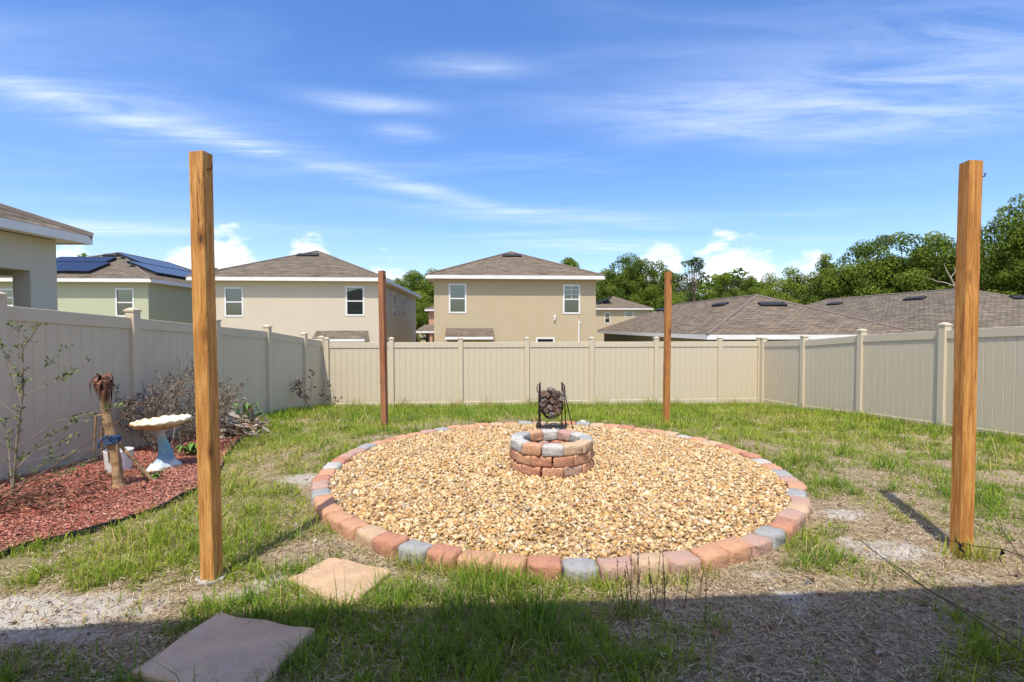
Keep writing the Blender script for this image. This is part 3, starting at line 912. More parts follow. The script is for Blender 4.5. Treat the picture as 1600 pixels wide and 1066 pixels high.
# unseen slab on posts, added in place of a house eave to shade the lawn
ho = thing('eave_shade_slab', 'long unseen white slab on posts, added to shade the near lawn like an eave', 'shade slab', (0.0, 1.335, 0), R(4.6))
s = MB(); s.box(-9, 11, -2.3, -.031, 2.80, 2.90); s.build('shade_deck', M['trim'], ho)  # kept shallow and open behind so more sky light fills its shade
s = MB(); s.box(-9, 11, -.03, 0, 2.76, 2.95); s.build('fascia', M['trim'], ho)
for xx in (-8.5, -3.6, 4.4, 10.5):
    MB().box(xx - .06, xx + .06, -2.2, -2.08, 0, 2.799).build('post', M['trim'], ho)

# ------------------------------------------------------------------ wooden posts
def timber_post(label, x, y, h, mat, rz, lean, seed, foot=None):
    z = gz(x, y)
    root = thing('wooden_post', label, 'post', (x, y, z), rz)
    g = random.Random(seed); mb = MB(); n = 14; s = 0.0445
    cols_ = []
    for i in range(n + 1):
        t = i / n; zz = -0.1 + (h + 0.1) * t
        dx = lean[0] * t + 0.006 * math.sin(t * 3.1 + seed) ; dy = lean[1] * t + 0.005 * math.sin(t * 4.3 + seed * 2)
        tw = 0.05 * math.sin(t * 2 + seed) * t
        ring = []
        ch = 0.006
        for (cx, cy) in ((-s + ch, -s), (s - ch, -s), (s, -s + ch), (s, s - ch), (s - ch, s), (-s + ch, s), (-s, s - ch), (-s, -s + ch)):
            k = 1 + g.uniform(-.012, .012)
            ring.append((dx + (cx * math.cos(tw) - cy * math.sin(tw)) * k, dy + (cx * math.sin(tw) + cy * math.cos(tw)) * k, zz + (g.uniform(-.004, .004) if i == n else 0)))
        cols_.append(ring)
    for ring in cols_:
        mb.v += ring
    for i in range(n):
        for k in range(8):
            a = i * 8 + k; b = i * 8 + (k + 1) % 8
            mb.f.append((a, b, b + 8, a + 8))
    mb.f.append(tuple(reversed(range(8)))); mb.f.append(tuple(n * 8 + k for k in range(8)))
    mb.build('timber', mat, root)
    nl = MB(); nl.tube([(lean[0] + s - .004, -.01 + lean[1], h - .10), (lean[0] + s + .028, -.012 + lean[1], h - .095), (lean[0] + s + .03, -.012 + lean[1], h - .075)], .004, 6)
    nl.build('hook', M['black_metal'], root)
    if foot:
        f = MB(); g2 = random.Random(seed + 9); pr_ = [];  k = 11
        for i in range(k):
            a = 2 * math.pi * i / k; r = foot * g2.uniform(.8, 1.15); pr_.append((r * math.cos(a), r * math.sin(a)))
        f.v += [(px, py, -.08) for px, py in pr_] + [(px * .95, py * .95, .012) for px, py in pr_] + [(0, 0, .022)]
        for i in range(k):
            j = (i + 1) % k
            f.f.append((i, j, k + j, k + i)); f.f.append((k + i, k + j, 2 * k))
        f.build('footing', M['concrete'], root, smooth=False)
    return root


timber_post('warm brown timber post with a long split, set beside the mulch bed', -1.785, 2.98, 2.50, M['wood1'], R(-9), (-.012, 0), 1, .085)
timber_post('orange timber post standing by the dry sandy patch, tuft of grass at its foot', 2.985, 3.36, 2.58, M['wood2'], R(1), (.02, 0), 2)
timber_post('slim dark brown post in front of the dead weeds at the fence corner', -2.01, 8.02, 2.50, M['wood3'], R(-16), (-.03, 0), 3)
timber_post('reddish post beside a concrete patch, in front of the low roof', 2.53, 8.30, 2.53, M['wood4'], R(12), (.0, 0), 4)
cp = MB()
g2 = random.Random(5); k = 10; pr_ = [(.17 * g2.uniform(.8, 1.2) * math.cos(6.283 * i / k), .10 * g2.uniform(.8, 1.2) * math.sin(6.283 * i / k)) for i in range(k)]
cp.v += [(a, b, -.05) for a, b in pr_] + [(a * .9, b * .9, .03) for a, b in pr_]
cp.f += [(i, (i + 1) % k, k + (i + 1) % k, k + i) for i in range(k)] + [tuple(range(k, 2 * k))]
tag(cp.build('concrete_lump', M['concrete'], None, loc=(2.78, 8.20, gz(2.78, 8.20))), 'flat grey concrete lump in the grass beside the reddish post', 'concrete')

# ------------------------------------------------------------------ stone ring and fire pit
def stone_mesh(seed, w, d, h, taper=0.08, chips=True):
    g = random.Random(seed)
    bm = bmesh.new()
    bmesh.ops.create_cube(bm, size=1.0)
    for v in bm.verts:
        v.co.x *= w * (1 - taper * (v.co.y + .5)) ; v.co.y *= d; v.co.z = (v.co.z + 0.5) * h
    bmesh.ops.bevel(bm, geom=bm.edges[:], offset=min(w, h, d) * 0.16, segments=2, affect='EDGES', profile=0.5)
    big = [e for e in bm.edges if e.calc_length() > 0.06]
    bmesh.ops.subdivide_edges(bm, edges=big, cuts=2, use_grid_fill=True)
    for v in bm.verts:
        q = v.co * 28 + Vector((seed * 3.1, seed, 0))
        k_ = math.sin(q.x + 1.7 * math.sin(q.z)) * math.cos(q.y * 1.1 + q.z)
        v.co += Vector((g.uniform(-1, 1) * .004 + .004 * k_, g.uniform(-1, 1) * .006 + .007 * k_, g.uniform(-1, 1) * .0035 - .003 * k_))
    for f in bm.faces: f.smooth = True
    me = bpy.data.meshes.new('stone'); bm.to_mesh(me); bm.free()
    me.materials.append(M['stones'][0])
    return me


ring = thing('stone_ring', 'round border of tumbled red and grey paving stones holding the gravel', 'stone border', (RC[0], RC[1], 0))
NS = 66
rs = [stone_mesh(20 + i, 2 * math.pi * (RR - .02) / NS - 0.008, 0.155, 0.15, 0.06) for i in range(7)]
pal = [0, 1, 1, 3, 2, 1, 3, 3, 1, 2]
greys = {0, 6, 13, 17, 23, 29, 33, 37, 44, 49, 56, 61, 64}
for i in range(NS):
    a = 2 * math.pi * (i + .5) / NS
    r = RR - 0.078 + rnd.uniform(-.012, .012)
    x, y = r * math.cos(a), r * math.sin(a)
    mi = (4 if (i * 7) % 3 else 5) if i in greys else pal[rnd.randrange(10)]
    zz = -0.065 + rnd.uniform(-.010, .010)
    share(rs[i % 7], 'stone', ring, M['stones'][mi], (x, y, zz), (rnd.uniform(-.04, .04), rnd.uniform(-.04, .04), a + math.pi / 2 + math.pi + rnd.uniform(-.05, .05)))

PC = (0.405, 5.24)
pit = thing('fire_pit', 'round fire pit of three courses of tumbled stone blocks', 'fire pit', (PC[0], PC[1], 0.03))
NP = 12
ps = [stone_mesh(60 + i, 2 * math.pi * .415 / NP - 0.004, 0.135, 0.104, 0.26) for i in range(6)]
top_cols = [5, 3, 5, 1, 4, 5, 5, 1, 5, 2, 2, 4]
for c_ in range(4):
    for i in range(NP):
        a = 2 * math.pi * (i + (.5 if c_ % 2 else 0)) / NP + 0.22
        r = 0.35 + rnd.uniform(-.006, .006)
        mi = top_cols[i] if c_ == 3 else rnd.choice([0, 1, 1, 0, 1, 3])
        share(ps[(i * 5 + c_) % 6], 'stone', pit, M['stones'][mi], (r * math.cos(a), r * math.sin(a), -0.085 + c_ * 0.103),
              (0, rnd.uniform(-.02, .02), a + math.pi / 2 + rnd.uniform(-.03, .03)))
# ash-dark gravel floor inside is the same gravel sheet

# gravel
ICO_V = np.array([(0, 0, 1)] + [(0.894 * math.cos(2 * math.pi * k / 5), 0.894 * math.sin(2 * math.pi * k / 5), .447) for k in range(5)]
                 + [(0.894 * math.cos(2 * math.pi * (k + .5) / 5), 0.894 * math.sin(2 * math.pi * (k + .5) / 5), -.447) for k in range(5)] + [(0, 0, -1)])
ICO_F = [(0, 1 + k, 1 + (k + 1) % 5) for k in range(5)]
for k in range(5):
    ICO_F += [(1 + k, 6 + k, 1 + (k + 1) % 5), (1 + (k + 1) % 5, 6 + k, 6 + (k + 1) % 5), (11, 6 + (k + 1) % 5, 6 + k)]
ICO_F = np.array(ICO_F)


def rot_mats(n, g, flat=1.0):
    a = g.random(n) * 2 * np.pi; b = (g.random(n) - .5) * np.pi * flat; c = (g.random(n) - .5) * np.pi * flat
    ca, sa, cb, sb, cc, sc = np.cos(a), np.sin(a), np.cos(b), np.sin(b), np.cos(c), np.sin(c)
    Z = np.zeros(n); O = np.ones(n)
    Rz = np.stack([ca, -sa, Z, sa, ca, Z, Z, Z, O], 1).reshape(n, 3, 3)
    Ry = np.stack([cb, Z, sb, Z, O, Z, -sb, Z, cb], 1).reshape(n, 3, 3)
    Rx = np.stack([O, Z, Z, Z, cc, -sc, Z, sc, cc], 1).reshape(n, 3, 3)
    return Rz @ Ry @ Rx


def pebbles(P, S, C, g):
    n = len(P)
    V = ICO_V[None] * (1 + (g.random((n, 12, 1)) - .5) * .42) * S[:, None, :]
    V = np.einsum('nij,nkj->nki', rot_mats(n, g, 0.5), V) + P[:, None, :]
    F = (ICO_F[None] + (np.arange(n) * 12)[:, None, None]).reshape(-1, 3)
    return V.reshape(-1, 3), F, np.repeat(C, 12, 0)


PAL = np.array([(.68, .47, .22), (.62, .40, .16), (.72, .55, .30), (.76, .64, .43), (.50, .29, .11), (.46, .31, .17), (.34, .19, .09), (.60, .32, .10), (.70, .50, .25), (.50, .40, .28)])
PALP = np.array([.19, .15, .14, .09, .10, .11, .06, .06, .07, .03])
n = 42000
rad = np.sqrt(rng.random(n)) * (RR - .15); ang = rng.random(n) * 2 * np.pi
P = np.stack([RC[0] + rad * np.cos(ang), RC[1] + rad * np.sin(ang), 0.048 + rng.random(n) * .018 + .012 * (fbm(rad * np.cos(ang), rad * np.sin(ang), 2.0, 2, 3) - .5) * 2], 1)
keep = np.abs(np.hypot(P[:, 0] - PC[0], P[:, 1] - PC[1]) - .35) > .075
P = P[keep]
dist = np.clip(P[:, 1], 2.9, 8)
s0 = rng.lognormal(-4.38, .32, len(P))[:, None] * np.stack([rng.uniform(.8, 1.4, len(P)), rng.uniform(.7, 1.1, len(P)), rng.uniform(.5, .8, len(P))], 1)
C = PAL[rng.choice(len(PAL), len(P), p=PALP)] * rng.uniform(.68, 1.08, (len(P), 1))
V, F, CC = pebbles(P, s0, C, rng)
grav = np_obj('gravel', V, F, M['pebble'], None, CC, smooth=True)
tag(grav, 'golden tan pebble gravel filling the stone ring', 'gravel', kind='stuff')
m = plain('gravel_bed_sand', (0.36, 0.25, 0.13), (0.26, 0.17, 0.09), 40, 0.95, 0.8, 60, 0.01)
gb = MB(); gb.lathe([(RR - .12, -.05), (RR - .12, .046), (0.02, .046)], 64, close=True)
tag(gb.build('gravel_bed', m, None, loc=(RC[0], RC[1], 0)), kind='structure')
# a few stray pebbles outside the ring and one white stone in the grass
tag(MB().lathe([(.015, -.03), (.042, -.01), (.052, .02), (.036, .045), (.010, .052)], 9, wob=lambda i, a, r, z: (r * (1 + .22 * math.sin(2 * a + i)), z)).build(
    'white_rock', plain('white_rock', (.7, .66, .58), (.55, .5, .42), 12, .9, .5, 40, .01), None, smooth=True, loc=(1.08, 7.72, .02)),
    'white rock lying in the grass just outside the stone ring', 'rock')

# ------------------------------------------------------------------ rack with log basket behind the pit
rk = thing('fire_rack', 'black iron fireside stand with basket of dark wood chunks', 'fire rack', (0.55, 7.12, 0.055))
b_ = MB(); b_.box(-.20, .20, -.06, .10, 0, .03); b_.build('base_plate', M['black_metal'], rk, bevel=.006)
b_ = MB(); b_.tube([(-.175, 0, .03), (-.175, 0, .08), (-.165, 0, .12), (-.165, 0, .46), (-.16, 0, .60), (-.155, 0, .665)], [.034, .034, .018, .018, .015, .006], 8)
b_.lathe([(.04, .03), (.042, .06), (.03, .075)], 8)
for i in range(len(b_.v) - 24, len(b_.v)):
    x, y, zq = b_.v[i]; b_.v[i] = (x - .175, y, zq)
b_.build('upright', M['black_metal'], rk)
b_ = MB(); b_.tube([(-.163, 0, .50), (-.195, 0, .53), (-.20, 0, .59), (-.185, 0, .63), (-.16, 0, .645)], .007, 6); b_.build('hook', M['black_metal'], rk)
for pts in ([(.150, 0, .03), (.150, 0, .50), (.145, 0, .665)], [(.150, .02, .655), (.18, 0, .62), (.195, 0, .48), (.255, -.02, .20), (.305, -.03, .0)],
            [(.16, 0, .60), (.185, .02, .44), (.205, .06, .20), (.215, .10, .0)]):
    b_ = MB(); b_.tube(pts, .0085, 6); b_.build('leg', M['black_metal'], rk)
b_ = MB(); b_.tube([(.150, .0, .60), (.165, 0, .64), (.185, 0, .60), (.19, 0, .53)], .011, 6); b_.build('hook', M['black_metal'], rk)
b_ = MB()
for yy in (-.10, -.035, .035, .10):
    b_.tube([(-.162 * math.cos(t), yy, .36 - .20 * math.sin(t)) for t in np.linspace(0, math.pi, 15)], .005, 5)
for t in np.linspace(.15, math.pi - .15, 8):
    b_.tube([(-.162 * math.cos(t), -.10, .36 - .20 * math.sin(t)), (-.162 * math.cos(t), .10, .36 - .20 * math.sin(t))], .004, 5)
b_.tube([(-.163, -.1, .36), (-.163, .1, .36)], .006, 5); b_.tube([(.160, -.1, .36), (.160, .1, .36)], .006, 5)
b_.build('basket', M['black_metal'], rk)
chunk_mats = [plain('charred_wood', (.11, .075, .06), (.06, .04, .035), 20, .9, .6, 60, .01), plain('grey_wood', (.20, .165, .145), (.13, .105, .095), 20, .9, .6, 60, .01),
              plain('brown_wood', (.16, .095, .065), (.10, .06, .045), 20, .9, .6, 60, .01)]
chunk_meshes = []
for i in range(4):
    g = random.Random(300 + i); mb = MB().box(-.043, .043, -.05, .05, -.036, .036)
    mb.v = [(x * g.uniform(.7, 1.15), y * g.uniform(.8, 1.1), z * g.uniform(.7, 1.2)) for x, y, z in mb.v]
    me = mb.mesh('wood_chunk', bevel=.006); me.materials.append(chunk_mats[0]); chunk_meshes.append(me)
lab = 'dark split wood chunk piled in the iron basket'
k = 0
for (cx, cz) in ((-.085, .265), (0.0, .225), (.085, .265), (-.115, .345), (-.035, .315), (.045, .315), (.115, .345), (-.095, .42), (-.01, .40), (.075, .41), (.135, .43), (-.055, .48), (.03, .475), (.0, .545), (-.10, .485), (.085, .49)):
    for yy in (-.052, .055):
        o = share(chunk_meshes[k % 4], 'wood_chunk', None, chunk_mats[(k * 7 // 2) % 3], (rk.location.x + cx, rk.location.y + yy, rk.location.z + cz),
                  (rnd.uniform(-.5, .5), rnd.uniform(.3, 1.2) * rnd.choice((-1, 1)), rnd.uniform(-.6, .6)))
        tag(o, lab, 'wood', 'wood chunks piled in the iron basket'); k += 1

# ------------------------------------------------------------------ flagstones
def slab(label, poly, z, mat, th, seed):
    g = random.Random(seed); cx = sum(p[0] for p in poly) / len(poly); cy = sum(p[1] for p in poly) / len(poly)
    pts = []
    for i, p in enumerate(poly):
        q = poly[(i + 1) % len(poly)]
        for t in (0, .25, .5, .75):
            pts.append((p[0] + (q[0] - p[0]) * t - cx + g.uniform(-.012, .012), p[1] + (q[1] - p[1]) * t - cy + g.uniform(-.012, .012)))
    n = len(pts); mb = MB()
    mb.v = [(x, y, -.05) for x, y in pts] + [(x, y, th - .008) for x, y in pts] + [(x * .975, y * .975, th + g.uniform(-.003, .003)) for x, y in pts] + [(0, 0, th)]
    for i in range(n):
        j = (i + 1) % n
        mb.f += [(i, j, n + j, n + i), (n + i, n + j, 2 * n + j, 2 * n + i), (2 * n + i, 2 * n + j, 3 * n)]
    mb.f.append(tuple(reversed(range(n))))
    o = mb.build('flagstone', mat, None, loc=(cx, cy, z))
    return tag(o, label, 'flagstone')


slab('sunlit orange flagstone with ragged edges between timber post and stone ring', FLAG1, gz(-1.0, 2.95) + .0, M['flag'], .03, 1)
slab('square mauve flagstone lying in the shade under the eave', FLAG2, gz(-1.2, 2.3) + .004, M['flag2'], .035, 2)

# ------------------------------------------------------------------ grass
def ok_place(x, y, pad=0.0):
    r = np.hypot(x - RC[0], y - RC[1])
    k = (r > RR + .015 + pad) & ~in_poly(x, y, MULCH) & ~in_poly(x, y, FLAG1) & ~in_poly(x, y, FLAG2)
    k &= (x > -5.05) & (x < 7.9 - (y - 5.2) * .088) & (y < 13.55 + (x + 5.07) * .0847)
    return k


def blades(P, H, Wd, lean, C, g, tipc=1.25, az=None):
    n = len(P); a = g.random(n) * 2 * np.pi; b = a + np.pi / 2 + (g.random(n) - .5) * 1.4
    if az is not None:
        b = az; a = az + np.pi / 2 + (g.random(n) - .5) * .9
    side = np.stack([np.cos(a), np.sin(a), np.zeros(n)], 1); di = np.stack([np.cos(b), np.sin(b), np.zeros(n)], 1)
    up = np.array([0, 0, 1.0]); W2 = (Wd / 2)[:, None]; Hh = H[:, None]; Ln = lean[:, None]
    mid = P + up * Hh * (.60 - .16 * Ln) + di * Hh * Ln * .42
    tip = P + up * Hh * np.sqrt(np.clip(1 - Ln ** 2, .05, 1)) + di * Hh * Ln
    V = np.stack([P - side * W2, P + side * W2, mid + side * W2 * .8, mid - side * W2 * .8, tip], 1).reshape(-1, 3)
    o = (np.arange(n) * 5)[:, None]
    F = np.concatenate([o + [[0, 1, 2]], o + [[0, 2, 3]], o + [[3, 2, 4]]], 0)
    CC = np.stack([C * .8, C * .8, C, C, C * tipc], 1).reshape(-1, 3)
    return V, F, CC


def leaf_cards(P, D, N_, L, Wd, C):
    """pointed leaves: base, two flanks, tip with a fold; D along the leaf, N_ across"""
    n = len(P); S = np.cross(D, N_); S /= np.linalg.norm(S, axis=1, keepdims=True) + 1e-9
    up = np.cross(S, D)
    mid = P + D * (L * .5)[:, None]
    V = np.stack([P, mid + S * (Wd / 2)[:, None] + up * (Wd * .18)[:, None], P + D * L[:, None], mid - S * (Wd / 2)[:, None] + up * (Wd * .18)[:, None]], 1).reshape(-1, 3)
    o = (np.arange(n) * 4)[:, None]
    F = np.concatenate([o + [[0, 1, 2]], o + [[0, 2, 3]]], 0)
    return V, F, np.repeat(C, 4, 0)


def unit(v):
    return v / (np.linalg.norm(v, axis=-1, keepdims=True) + 1e-9)


def scatter(n, x0, x1, y0, y1, g):
    return x0 + (x1 - x0) * g.random(n), y0 + (y1 - y0) * g.random(n)


GREEN = np.array((.195, .285, .028)); LIME = np.array((.36, .42, .045)); DRY = np.array((.56, .45, .19)); DEEP = np.array((.105, .205, .022))
parts = []
zones = [(-2.9, 3.6, 1.75, 3.3, 78000, .040, .0046), (-4.0, 5.2, 3.3, 5.2, 84000, .040, .0050), (-4.6, 7.8, 5.2, 8.2, 112000, .046, .0066), (-5.05, 7.8, 8.2, 14.7, 150000, .070, .0088)]
base_n = 0
for zi, (x0, x1, y0, y1, n, hh, ww) in enumerate(zones):
    x, y = scatter(n, x0, x1, y0, y1, rng)
    az = None
    if zi < 3:                      # blades fan out of tufts
        per = 11 if zi < 2 else 8
        m_ = n // per; cx_, cy_ = x[:m_], y[:m_]; tsz = rng.lognormal(0, .45, m_)
        ti = rng.integers(0, m_, n); az = rng.random(n) * 2 * np.pi; rr_ = .016 * tsz[ti] * np.sqrt(rng.random(n))
        loose = rng.random(n) < .22
        x = np.where(loose, x, cx_[ti] + rr_ * np.cos(az)); y = np.where(loose, y, cy_[ti] + rr_ * np.sin(az))
    t = turf(x, y)
    pr_ = np.clip((t - .28) * 1.7, 0.0, 1) ** 1.2 + .07
    k = (rng.random(n) < pr_) & ok_place(x, y) & (np.abs(x) < y * 1.08 + .5)
    x, y, t = x[k], y[k], t[k]; n = len(x)
    if az is not None:
        az = az[k]; hs_ = tsz[ti][k]
    tn = fbm(x, y, 4.5, 6, 3)
    H = hh * rng.lognormal(0, .42, n) * (.45 + .8 * t) * (.55 + .95 * sstep(.35, .68, tn))
    lsh = np.exp(-((x + .1) / .85) ** 2 - ((y - 2.25) / .42) ** 2); H *= 1 + .45 * lsh
    if az is not None:
        H *= np.clip(hs_, .5, 1.7)
    dn = fbm(x, y, .9, 5, 4); dryp = np.clip(.13 + (dn - .5) * 1.3 + (fbm(x, y, 5.0, 7, 3) - .5) * .9 + (.62 - t) * .5, .05, .8)
    dryp = np.where(y > 5.2, dryp + .06, dryp)
    m1 = rng.random(n)[:, None]
    C = GREEN * (1 - m1) + LIME * m1
    dp = np.clip((fbm(x, y, .55, 3, 3) - .45) * 1.5 + (tn - .5) * 2.2, 0, .85)[:, None]
    C = C * (1 - dp) + DEEP * dp * 1.15
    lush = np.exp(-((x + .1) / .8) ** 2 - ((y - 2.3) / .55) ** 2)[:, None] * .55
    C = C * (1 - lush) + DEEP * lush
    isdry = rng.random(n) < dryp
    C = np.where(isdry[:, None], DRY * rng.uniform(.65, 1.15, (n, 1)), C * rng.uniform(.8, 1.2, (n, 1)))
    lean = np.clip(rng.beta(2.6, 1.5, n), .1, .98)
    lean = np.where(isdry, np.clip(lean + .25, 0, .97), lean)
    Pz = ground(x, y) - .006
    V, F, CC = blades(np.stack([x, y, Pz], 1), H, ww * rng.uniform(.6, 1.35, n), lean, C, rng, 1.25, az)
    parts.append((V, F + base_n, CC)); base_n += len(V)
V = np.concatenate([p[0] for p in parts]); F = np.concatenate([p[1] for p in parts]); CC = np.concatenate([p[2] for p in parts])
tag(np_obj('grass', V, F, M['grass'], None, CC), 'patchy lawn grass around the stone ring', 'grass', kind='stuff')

# dry thatch lying on the bare places
n = 210000
x, y = scatter(n, -3.2, 5.2, 1.75, 8.5, rng)
y = 1.75 + (y - 1.75) ** 1.35 / (6.75 ** .35); t = turf(x, y); s_ = sandy(x, y)
k = (rng.random(n) < np.clip(1.0 - t * .6 - s_ * .6, .1, 1)) & ok_place(x, y) & (np.abs(x) < y * 1.08 + .5)
x, y = x[k], y[k]; n = len(x)
a = rng.random(n) * 2 * np.pi; L = rng.lognormal(-3.25, .5, n); w = rng.uniform(.0008, .0024, n); bend = (rng.random(n) - .5) * 1.3
z0 = ground(x, y); z0 = z0 + rng.random(n) ** 2 * .026
P0 = np.stack([x, y, z0 + .002], 1)
d1 = np.stack([np.cos(a), np.sin(a), rng.normal(0, .16, n)], 1); d2 = np.stack([np.cos(a + bend), np.sin(a + bend), rng.normal(0, .22, n)], 1)
P1 = P0 + d1 * (L * .5)[:, None]; P2 = P1 + d2 * (L * .5)[:, None]
sd_ = np.stack([-np.sin(a), np.cos(a), np.zeros(n)], 1) * w[:, None]
V = np.stack([P0 - sd_, P0 + sd_, P1 + sd_, P1 - sd_, P2], 1).reshape(-1, 3)
o = (np.arange(n) * 5)[:, None]
F = np.concatenate([o + [[0, 1, 2]], o + [[0, 2, 3]], o + [[3, 2, 4]]], 0)
pal_ = np.array([(.54, .42, .25), (.40, .28, .15), (.62, .52, .36), (.17, .105, .055), (.46, .37, .24)])
C = pal_[rng.integers(0, 5, n)] * rng.uniform(.7, 1.15, (n, 1))
tag(np_obj('dry_thatch', V, F, M['straw'], None, np.repeat(C, 5, 0)), 'dry brown thatch of dead grass on the bare soil', 'dead grass', kind='stuff')

# small litter: pale bits of gravel and leaf crumbs over the lawn
n = 900
x, y = scatter(n, -3.0, 4.5, 1.8, 5.5, rng); k = ok_place(x, y); x, y = x[k], y[k]; n = len(x)
P = np.stack([x, y, ground(x, y) + .006], 1); S = rng.lognormal(-5.2, .35, n)[:, None] * np.array([[1.2, .9, .6]])
C = np.array([(.66, .6, .5), (.5, .38, .22), (.24, .13, .07), (.7, .66, .6)])[rng.integers(0, 4, n)]
V, F, CC = pebbles(P, S, C, rng)
tag(np_obj('lawn_litter', V, F, M['pebble'], None, CC, smooth=True), 'scattered pale pebbles and crumbs on the lawn', 'pebbles', kind='stuff')

n = 5200
x, y = scatter(n, -3.0, 4.6, 1.8, 5.6, rng); t = turf(x, y); k = ok_place(x, y) & (rng.random(n) < 1.05 - t); x, y = x[k], y[k]; n = len(x)
D = unit(np.stack([rng.normal(0, 1, n), rng.normal(0, 1, n), rng.normal(0, .25, n)], 1)); N_ = unit(rng.normal(0, .5, (n, 3)) + np.array([0, 0, 1.0]))
L = rng.lognormal(-3.9, .45, n); C = np.array([(.20, .105, .055), (.13, .07, .04), (.32, .2, .11), (.42, .30, .18)])[rng.integers(0, 4, n)] * rng.uniform(.7, 1.2, (n, 1))
V, F, CC = leaf_cards(np.stack([x, y, ground(x, y) + .012], 1), D, N_, L, L * .5, C)
tag(np_obj('leaf_crumbs', V, F, M['dead_leaf'], None, CC), 'brown leaf crumbs littering the dry soil', 'dead leaves', kind='stuff')

# ------------------------------------------------------------------ mulch
m = plain('mulch_soil', (0.24, 0.08, 0.05), (0.14, 0.05, 0.035), 18, 0.95, 0.9, 50, 0.02)
gxm, gym = np.meshgrid(np.arange(-5.2, -2.7, .08), np.arange(1.4, 9.4, .08))
inside = in_poly(gxm, gym, MULCH)
zm = ground(gxm, gym) + .022 + .03 * (fbm(gxm, gym, 3.0, 6, 3) - .5)
iv = np.arange(gxm.size).reshape(gxm.shape)
q = inside[:-1, :-1] & inside[1:, :-1] & inside[:-1, 1:] & inside[1:, 1:]
F = np.stack([iv[:-1, :-1][q], iv[:-1, 1:][q], iv[1:, 1:][q], iv[1:, :-1][q]], 1)
used, inv = np.unique(F, return_inverse=True)
Vm = np.stack([gxm.ravel(), gym.ravel(), zm.ravel()], 1)[used]
tag(np_obj('mulch_bed', Vm, inv.reshape(F.shape), m, None, None, True), kind='structure')
n = 62000
x, y = scatter(n, -5.15, -2.8, 1.9, 9.3, rng); k = in_poly(x, y, MULCH) & (x > -y * 1.12 - .4); x, y = x[k], y[k]; n = len(x)
S = np.stack([rng.lognormal(-4.05, .5, n), rng.lognormal(-5.2, .35, n), rng.uniform(.0015, .004, n)], 1)
SV = np.array([(-1, 0, 0), (-.2, -1, 0), (-.1, .1, 1), (.1, 1, 0), (.0, -.1, -1), (1, 0, 0)], float)     # a flat splinter
SF = np.array([(0, 1, 2), (0, 2, 3), (0, 3, 4), (0, 4, 1), (5, 2, 1), (5, 3, 2), (5, 4, 3), (5, 1, 4)])
V = np.einsum('nij,nkj->nki', rot_mats(n, rng, .28), SV[None] * S[:, None, :] * (1 + (rng.random((n, 6, 1)) - .5) * .6))
zc_ = ground(x, y) + .028 + .03 * (fbm(x, y, 3.0, 6, 3) - .5) + rng.random(n) * .018
V = (V + np.stack([x, y, zc_], 1)[:, None, :]).reshape(-1, 3)
F = (SF[None] + (np.arange(n) * 6)[:, None, None]).reshape(-1, 3)
pal_ = np.array([(.50, .135, .085), (.40, .095, .06), (.58, .22, .15), (.24, .07, .045), (.62, .36, .27), (.46, .15, .09)])
fade = np.clip(.48 - (y - 3.0) * .05 + (fbm(x, y, 1.5, 2, 3) - .5), 0, .6)[:, None]
C = pal_[rng.integers(0, 6, n)] * rng.uniform(.8, 1.4, (n, 1)); C = C * (1 - fade) + np.array((.54, .29, .21)) * fade * rng.uniform(.6, 1.2, (n, 1))
tag(np_obj('mulch', V, F, M['chip'], None, np.repeat(C, 6, 0)), 'red bark mulch chips spread along the left fence', 'mulch', kind='stuff')
# plastic edging where it shows
ed = MB()
edge_pts = MULCH[2:12]
sm_ = []
for i in range(len(edge_pts) - 1):
    for t in np.linspace(0, 1, 6)[:-1]:
        sm_.append((edge_pts[i][0] * (1 - t) + edge_pts[i + 1][0] * t, edge_pts[i][1] * (1 - t) + edge_pts[i + 1][1] * t))
for i in range(len(sm_) - 1):
    (xa, ya), (xb, yb) = sm_[i], sm_[i + 1]
    L_ = math.hypot(xb - xa, yb - ya); nx_, ny_ = -(yb - ya) / L_ * .006, (xb - xa) / L_ * .006
    za, zb2 = gz(xa, ya), gz(xb, yb); h = .045 + .012 * math.sin(i * .9)
    ed.add([(xa - nx_, ya - ny_, za - .05), (xb - nx_, yb - ny_, zb2 - .05), (xb + nx_, yb + ny_, zb2 - .05), (xa + nx_, ya + ny_, za - .05),
            (xa - nx_, ya - ny_, za + h), (xb - nx_, yb - ny_, zb2 + h), (xb + nx_, yb + ny_, zb2 + h), (xa + nx_, ya + ny_, za + h)],
           [(0, 3, 2, 1), (4, 5, 6, 7), (0, 1, 5, 4), (2, 3, 7, 6)])
tag(ed.build('bed_edging', M['edging']), 'low black plastic edging strip between mulch and lawn', 'edging')

# ------------------------------------------------------------------ things in the bed
# bird bath
bx, by = -3.84, 5.56; bz = gz(bx, by) + .03
bb = thing('bird_bath', 'shell shaped bird bath with cream bowl on a teal tail pedestal', 'bird bath', (bx, by, bz))
m, nt = new_mat('painted_pedestal')
tco = nt.n('ShaderNodeTexCoord').outputs['Object']
sp = nt.n('ShaderNodeSeparateXYZ'); nt.set(sp.inputs[0], tco)
zf = nt.m('ADD', sp.outputs[2], nt.m('MULTIPLY', nt.m('SUBTRACT', nt.noise(tco, 9, 4, .6), .5), .16))
c = nt.ramp(nt.m('MULTIPLY', zf, 2.0), [(0.0, (.62, .70, .68)), (.14, (.55, .66, .64)), (.24, (.20, .33, .46)), (.42, (.16, .36, .46)), (.60, (.20, .48, .48)), (.78, (.50, .52, .47)), (1.0, (.50, .46, .38))])
c = nt.mix(nt.maprange(nt.noise(tco, 30, 4, .7), .5, .72, 0, .7), c, (.55, .60, .58))
